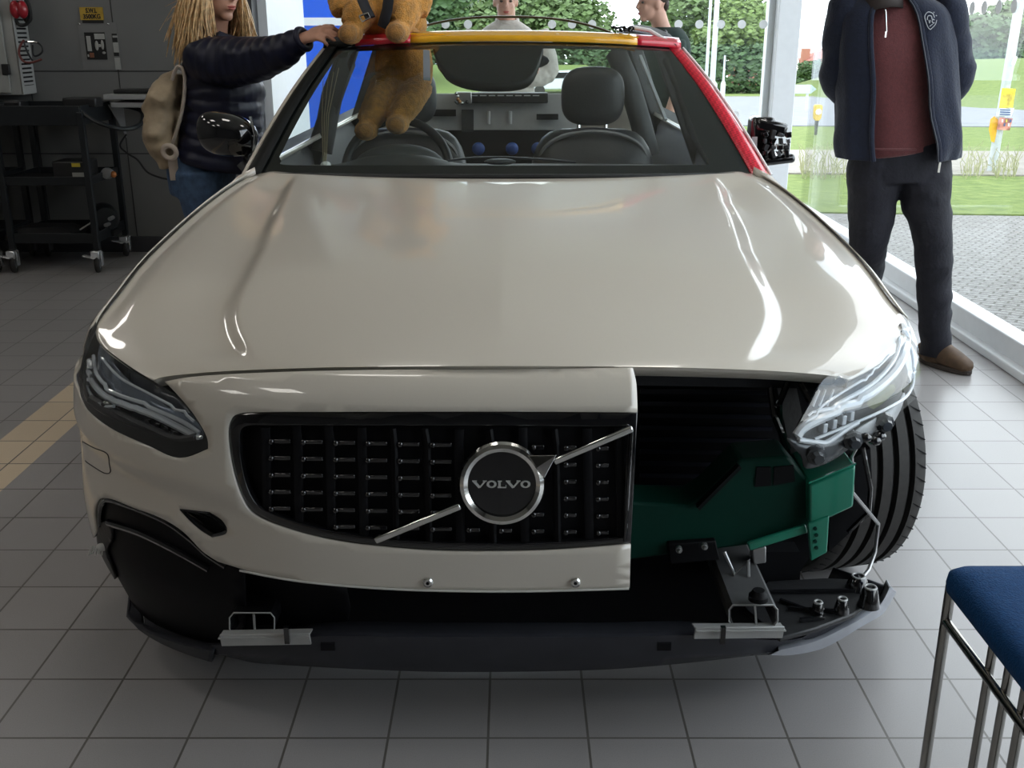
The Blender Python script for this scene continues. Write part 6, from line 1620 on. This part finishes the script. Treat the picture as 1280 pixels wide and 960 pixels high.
far_car(702, 100, 66, 'white car on the far road seen through the windscreen', mat('white_car_paint', (.7, .72, .74), .3, coat=.5, noise=.02), 1)
far_car(1208, 118, 60, 'white car beyond the grass right of the fleece jacket', MATS['white_car_paint'], 1)
# lamp posts and poles
M_pole = mat('galvanised_pole', (.50, .54, .55), .5, metal=.2, noise=.1)
def pole(name, label, pb, pt_, Yd, r, cat='pole'):
    a = P(pb[0], pb[1], Y=Yd); a.z = min(a.z, gz(Yd)); b = P(pt_[0], pt_[1], Y=Yd); a.x = P(pb[0], pb[1], Y=Yd).x
    a = P(pb[0], pb[1], Y=Yd); d = (b-a); d = d/abs(d.z); a = a+d*(gz(Yd)-a.z)*1.0 if d.z > 0 else a
    top = b+d*3.0
    m_ = MB().tube([a, top], [r, r*.7], 10); o = m_.build(name, M_pole); tag(o, label, cat); return o
def vpole(name, label, px, py, Yd, r, h, cat='pole'):
    q = P(px, py, Y=Yd); m_ = MB().tube([(q.x, Yd, gz(Yd)), (q.x, Yd, gz(Yd)+h)], [r, r*.7], 10); m_.lathe((q.x, Yd, gz(Yd)), [(r*1.8, 0), (r*1.8, .9), (r, 1.0)], (0, 0, 1), 10)
    o = m_.build(name, M_pole); tag(o, label, cat)
vpole('lamp_post', 'thicker pale lamp post in front of the trees, left of the white column', 893, 60, 38, .10, 8)
vpole('lamp_post', 'thin pale lamp post just left of the thicker one before the trees', 885, 60, 44, .07, 8)
vpole('sign_post', 'short grey post at the road edge under the light green tree', 904, 105, 40, .05, 1.9)
q = P(1019, 112, Y=36)
t = thing('road_sign', 'pale blank direction sign on one post beyond the road right of the white column', 'sign', (q.x, 36, gz(36)))
zt = P(1019, 106, Y=36).z; zb2 = P(1019, 117, Y=36).z
wl, wr2 = P(996, 110, Y=36).x, P(1014, 110, Y=36).x; tip = P(1021, 110, Y=36).x
MB().prism([Vector((wl-.5, 36, zt)), Vector((wr2, 36, zt)), Vector((tip, 36, (zt+zb2)/2)), Vector((wr2, 36, zb2)), Vector((wl-.5, 36, zb2))], (0, .03, 0)).build('sign_face', mat('pale_sign', (.45, .55, .58), .5, noise=.04), t, smooth=False)
MB().tube([(P(1010, 110, Y=36.05).x, 36.06, gz(36)), (P(1010, 110, Y=36.05).x, 36.06, zt)], .04, 8).build('post', M_pole, t)
# yellow and white bollard
q = P(1023, 140, Y=22); z = gz(22)
t = thing('traffic_bollard', 'yellow and white traffic island bollard seen between the column and the fleece jacket', 'bollard', (q.x, 22, z))
zt = P(1023, 131, Y=22).z; zb3 = P(1023, 151, Y=22).z; hw = (P(1028, 140, Y=22).x-P(1018, 140, Y=22).x)/2
M_by = mat('bollard_yellow', (.75, .48, .02), .5, noise=.05)
MB().prism([Vector((q.x-hw, 22, zt-.03)), Vector((q.x-hw*.7, 22, zt)), Vector((q.x+hw*.7, 22, zt)), Vector((q.x+hw, 22, zt-.03)), Vector((q.x+hw*.9, 22, zb3+.05)), Vector((q.x+hw*.4, 22, zb3)), Vector((q.x-hw*.4, 22, zb3)), Vector((q.x-hw*.9, 22, zb3+.05))], (0, .12, 0)).build('bollard_shell', M_by, t, bevel=.01)
MB().lathe((q.x, 21.99, (zt+zb3)/2+.02), [(.001, .01), (hw*.72, .01), (hw*.72, -.01)], (0, -1, 0), 20).build('white_disc', M_white, t)
MB().prism([Vector((q.x-hw*.4, 22.03, zb3)), Vector((q.x+hw*.4, 22.03, zb3)), Vector((q.x+.02, 22.03, z)), Vector((q.x-.02, 22.03, z))], (0, .06, 0)).build('bollard_foot', M_matb, t)
# leaning grey pole with yellow posters
a = P(1236, 238, Y=13.4); a.z = gz(13.4); b = P(1275, 0, Y=13.4)
t = thing('signpost', 'leaning grey post at the verge with stacked posters, at the right of the picture', 'post', tuple(a))
d = (b-a).normalized()
MB().tube([a, b+d*1.5], .056, 12).build('post', M_pole, t)
def poster(x0, y0, x1, y1, nm, m_, Y_=13.31):
    A = [P(x0+4, y0, Y=Y_), P(x1+4, y0+1, Y=Y_), P(x1, y1, Y=Y_), P(x0, y1-1, Y=Y_)]
    return MB().prism(list(reversed(A)), (0, .01, 0)).build(nm, m_, t, smooth=False)
M_py = mat('poster_yellow', (.80, .55, .05), .6, noise=.5, nscale=14); M_pw = mat('poster_white', (.75, .78, .82), .6, noise=.1); M_pr = mat('poster_mixed', (.62, .22, .18), .6, noise=.7, nscale=12)
poster(1249, 110, 1266, 136, 'yellow_poster', M_py); poster(1247, 134, 1264, 146, 'white_poster', M_pw); poster(1246, 147, 1262, 163, 'red_poster', M_pr)
for y in (137, 140, 143):
    A, B = P(1250, y, Y=13.30), P(1263, y+.5, Y=13.30); MB().beam(A, B, .006, .012).build('print_line', mat('blue_print', (.03, .08, .25), .5, noise=.1), t)
for q in range(5):
    A = P(1253+q*2.6, 151+(q % 2)*5, Y=13.30); MB().box(A, (.018, .004, .035)).build('print_block', [M_pw, MATS['blue_print'], M_py][q % 3], t, smooth=False)
poster(1264, 70, 1268, 82, 'small_label', M_pw)
q = P(1241, 160, Y=13.45); MB().rings([[Vector(P(x, y, Y=yy__)) for x, y in ((1243, 145), (1238, 149), (1236, 162), (1239, 177), (1243, 178), (1246, 165), (1248, 150))] for yy__ in (13.36, 13.42)]).build('orange_lamp', mat('orange_lamp', (.80, .42, .02), .4, noise=.1), t)
# tall weeds on the verge
M_weed = mat('dry_weed', (.36, .36, .20), .8, noise=.3)
rw = random.Random(4); wm = MB()
for q in range(150):
    px = rw.choice([rw.uniform(1000, 1060), rw.uniform(1205, 1275)]); Yw = rw.uniform(12.4, 13.6); q0 = P(px, 200, Y=Yw); z = gz(Yw); h_ = rw.uniform(.1, .42)
    wm.tube([(q0.x, Yw, z), (q0.x+rw.uniform(-.05, .05), Yw, z+h_*.6), (q0.x+rw.uniform(-.12, .12), Yw, z+h_)], [.006, .005, .003], 4)
wo = wm.build('tall_grass', M_weed); tag(wo, 'dry tall grass stems on the verge outside the side window', 'grass', kind='stuff')
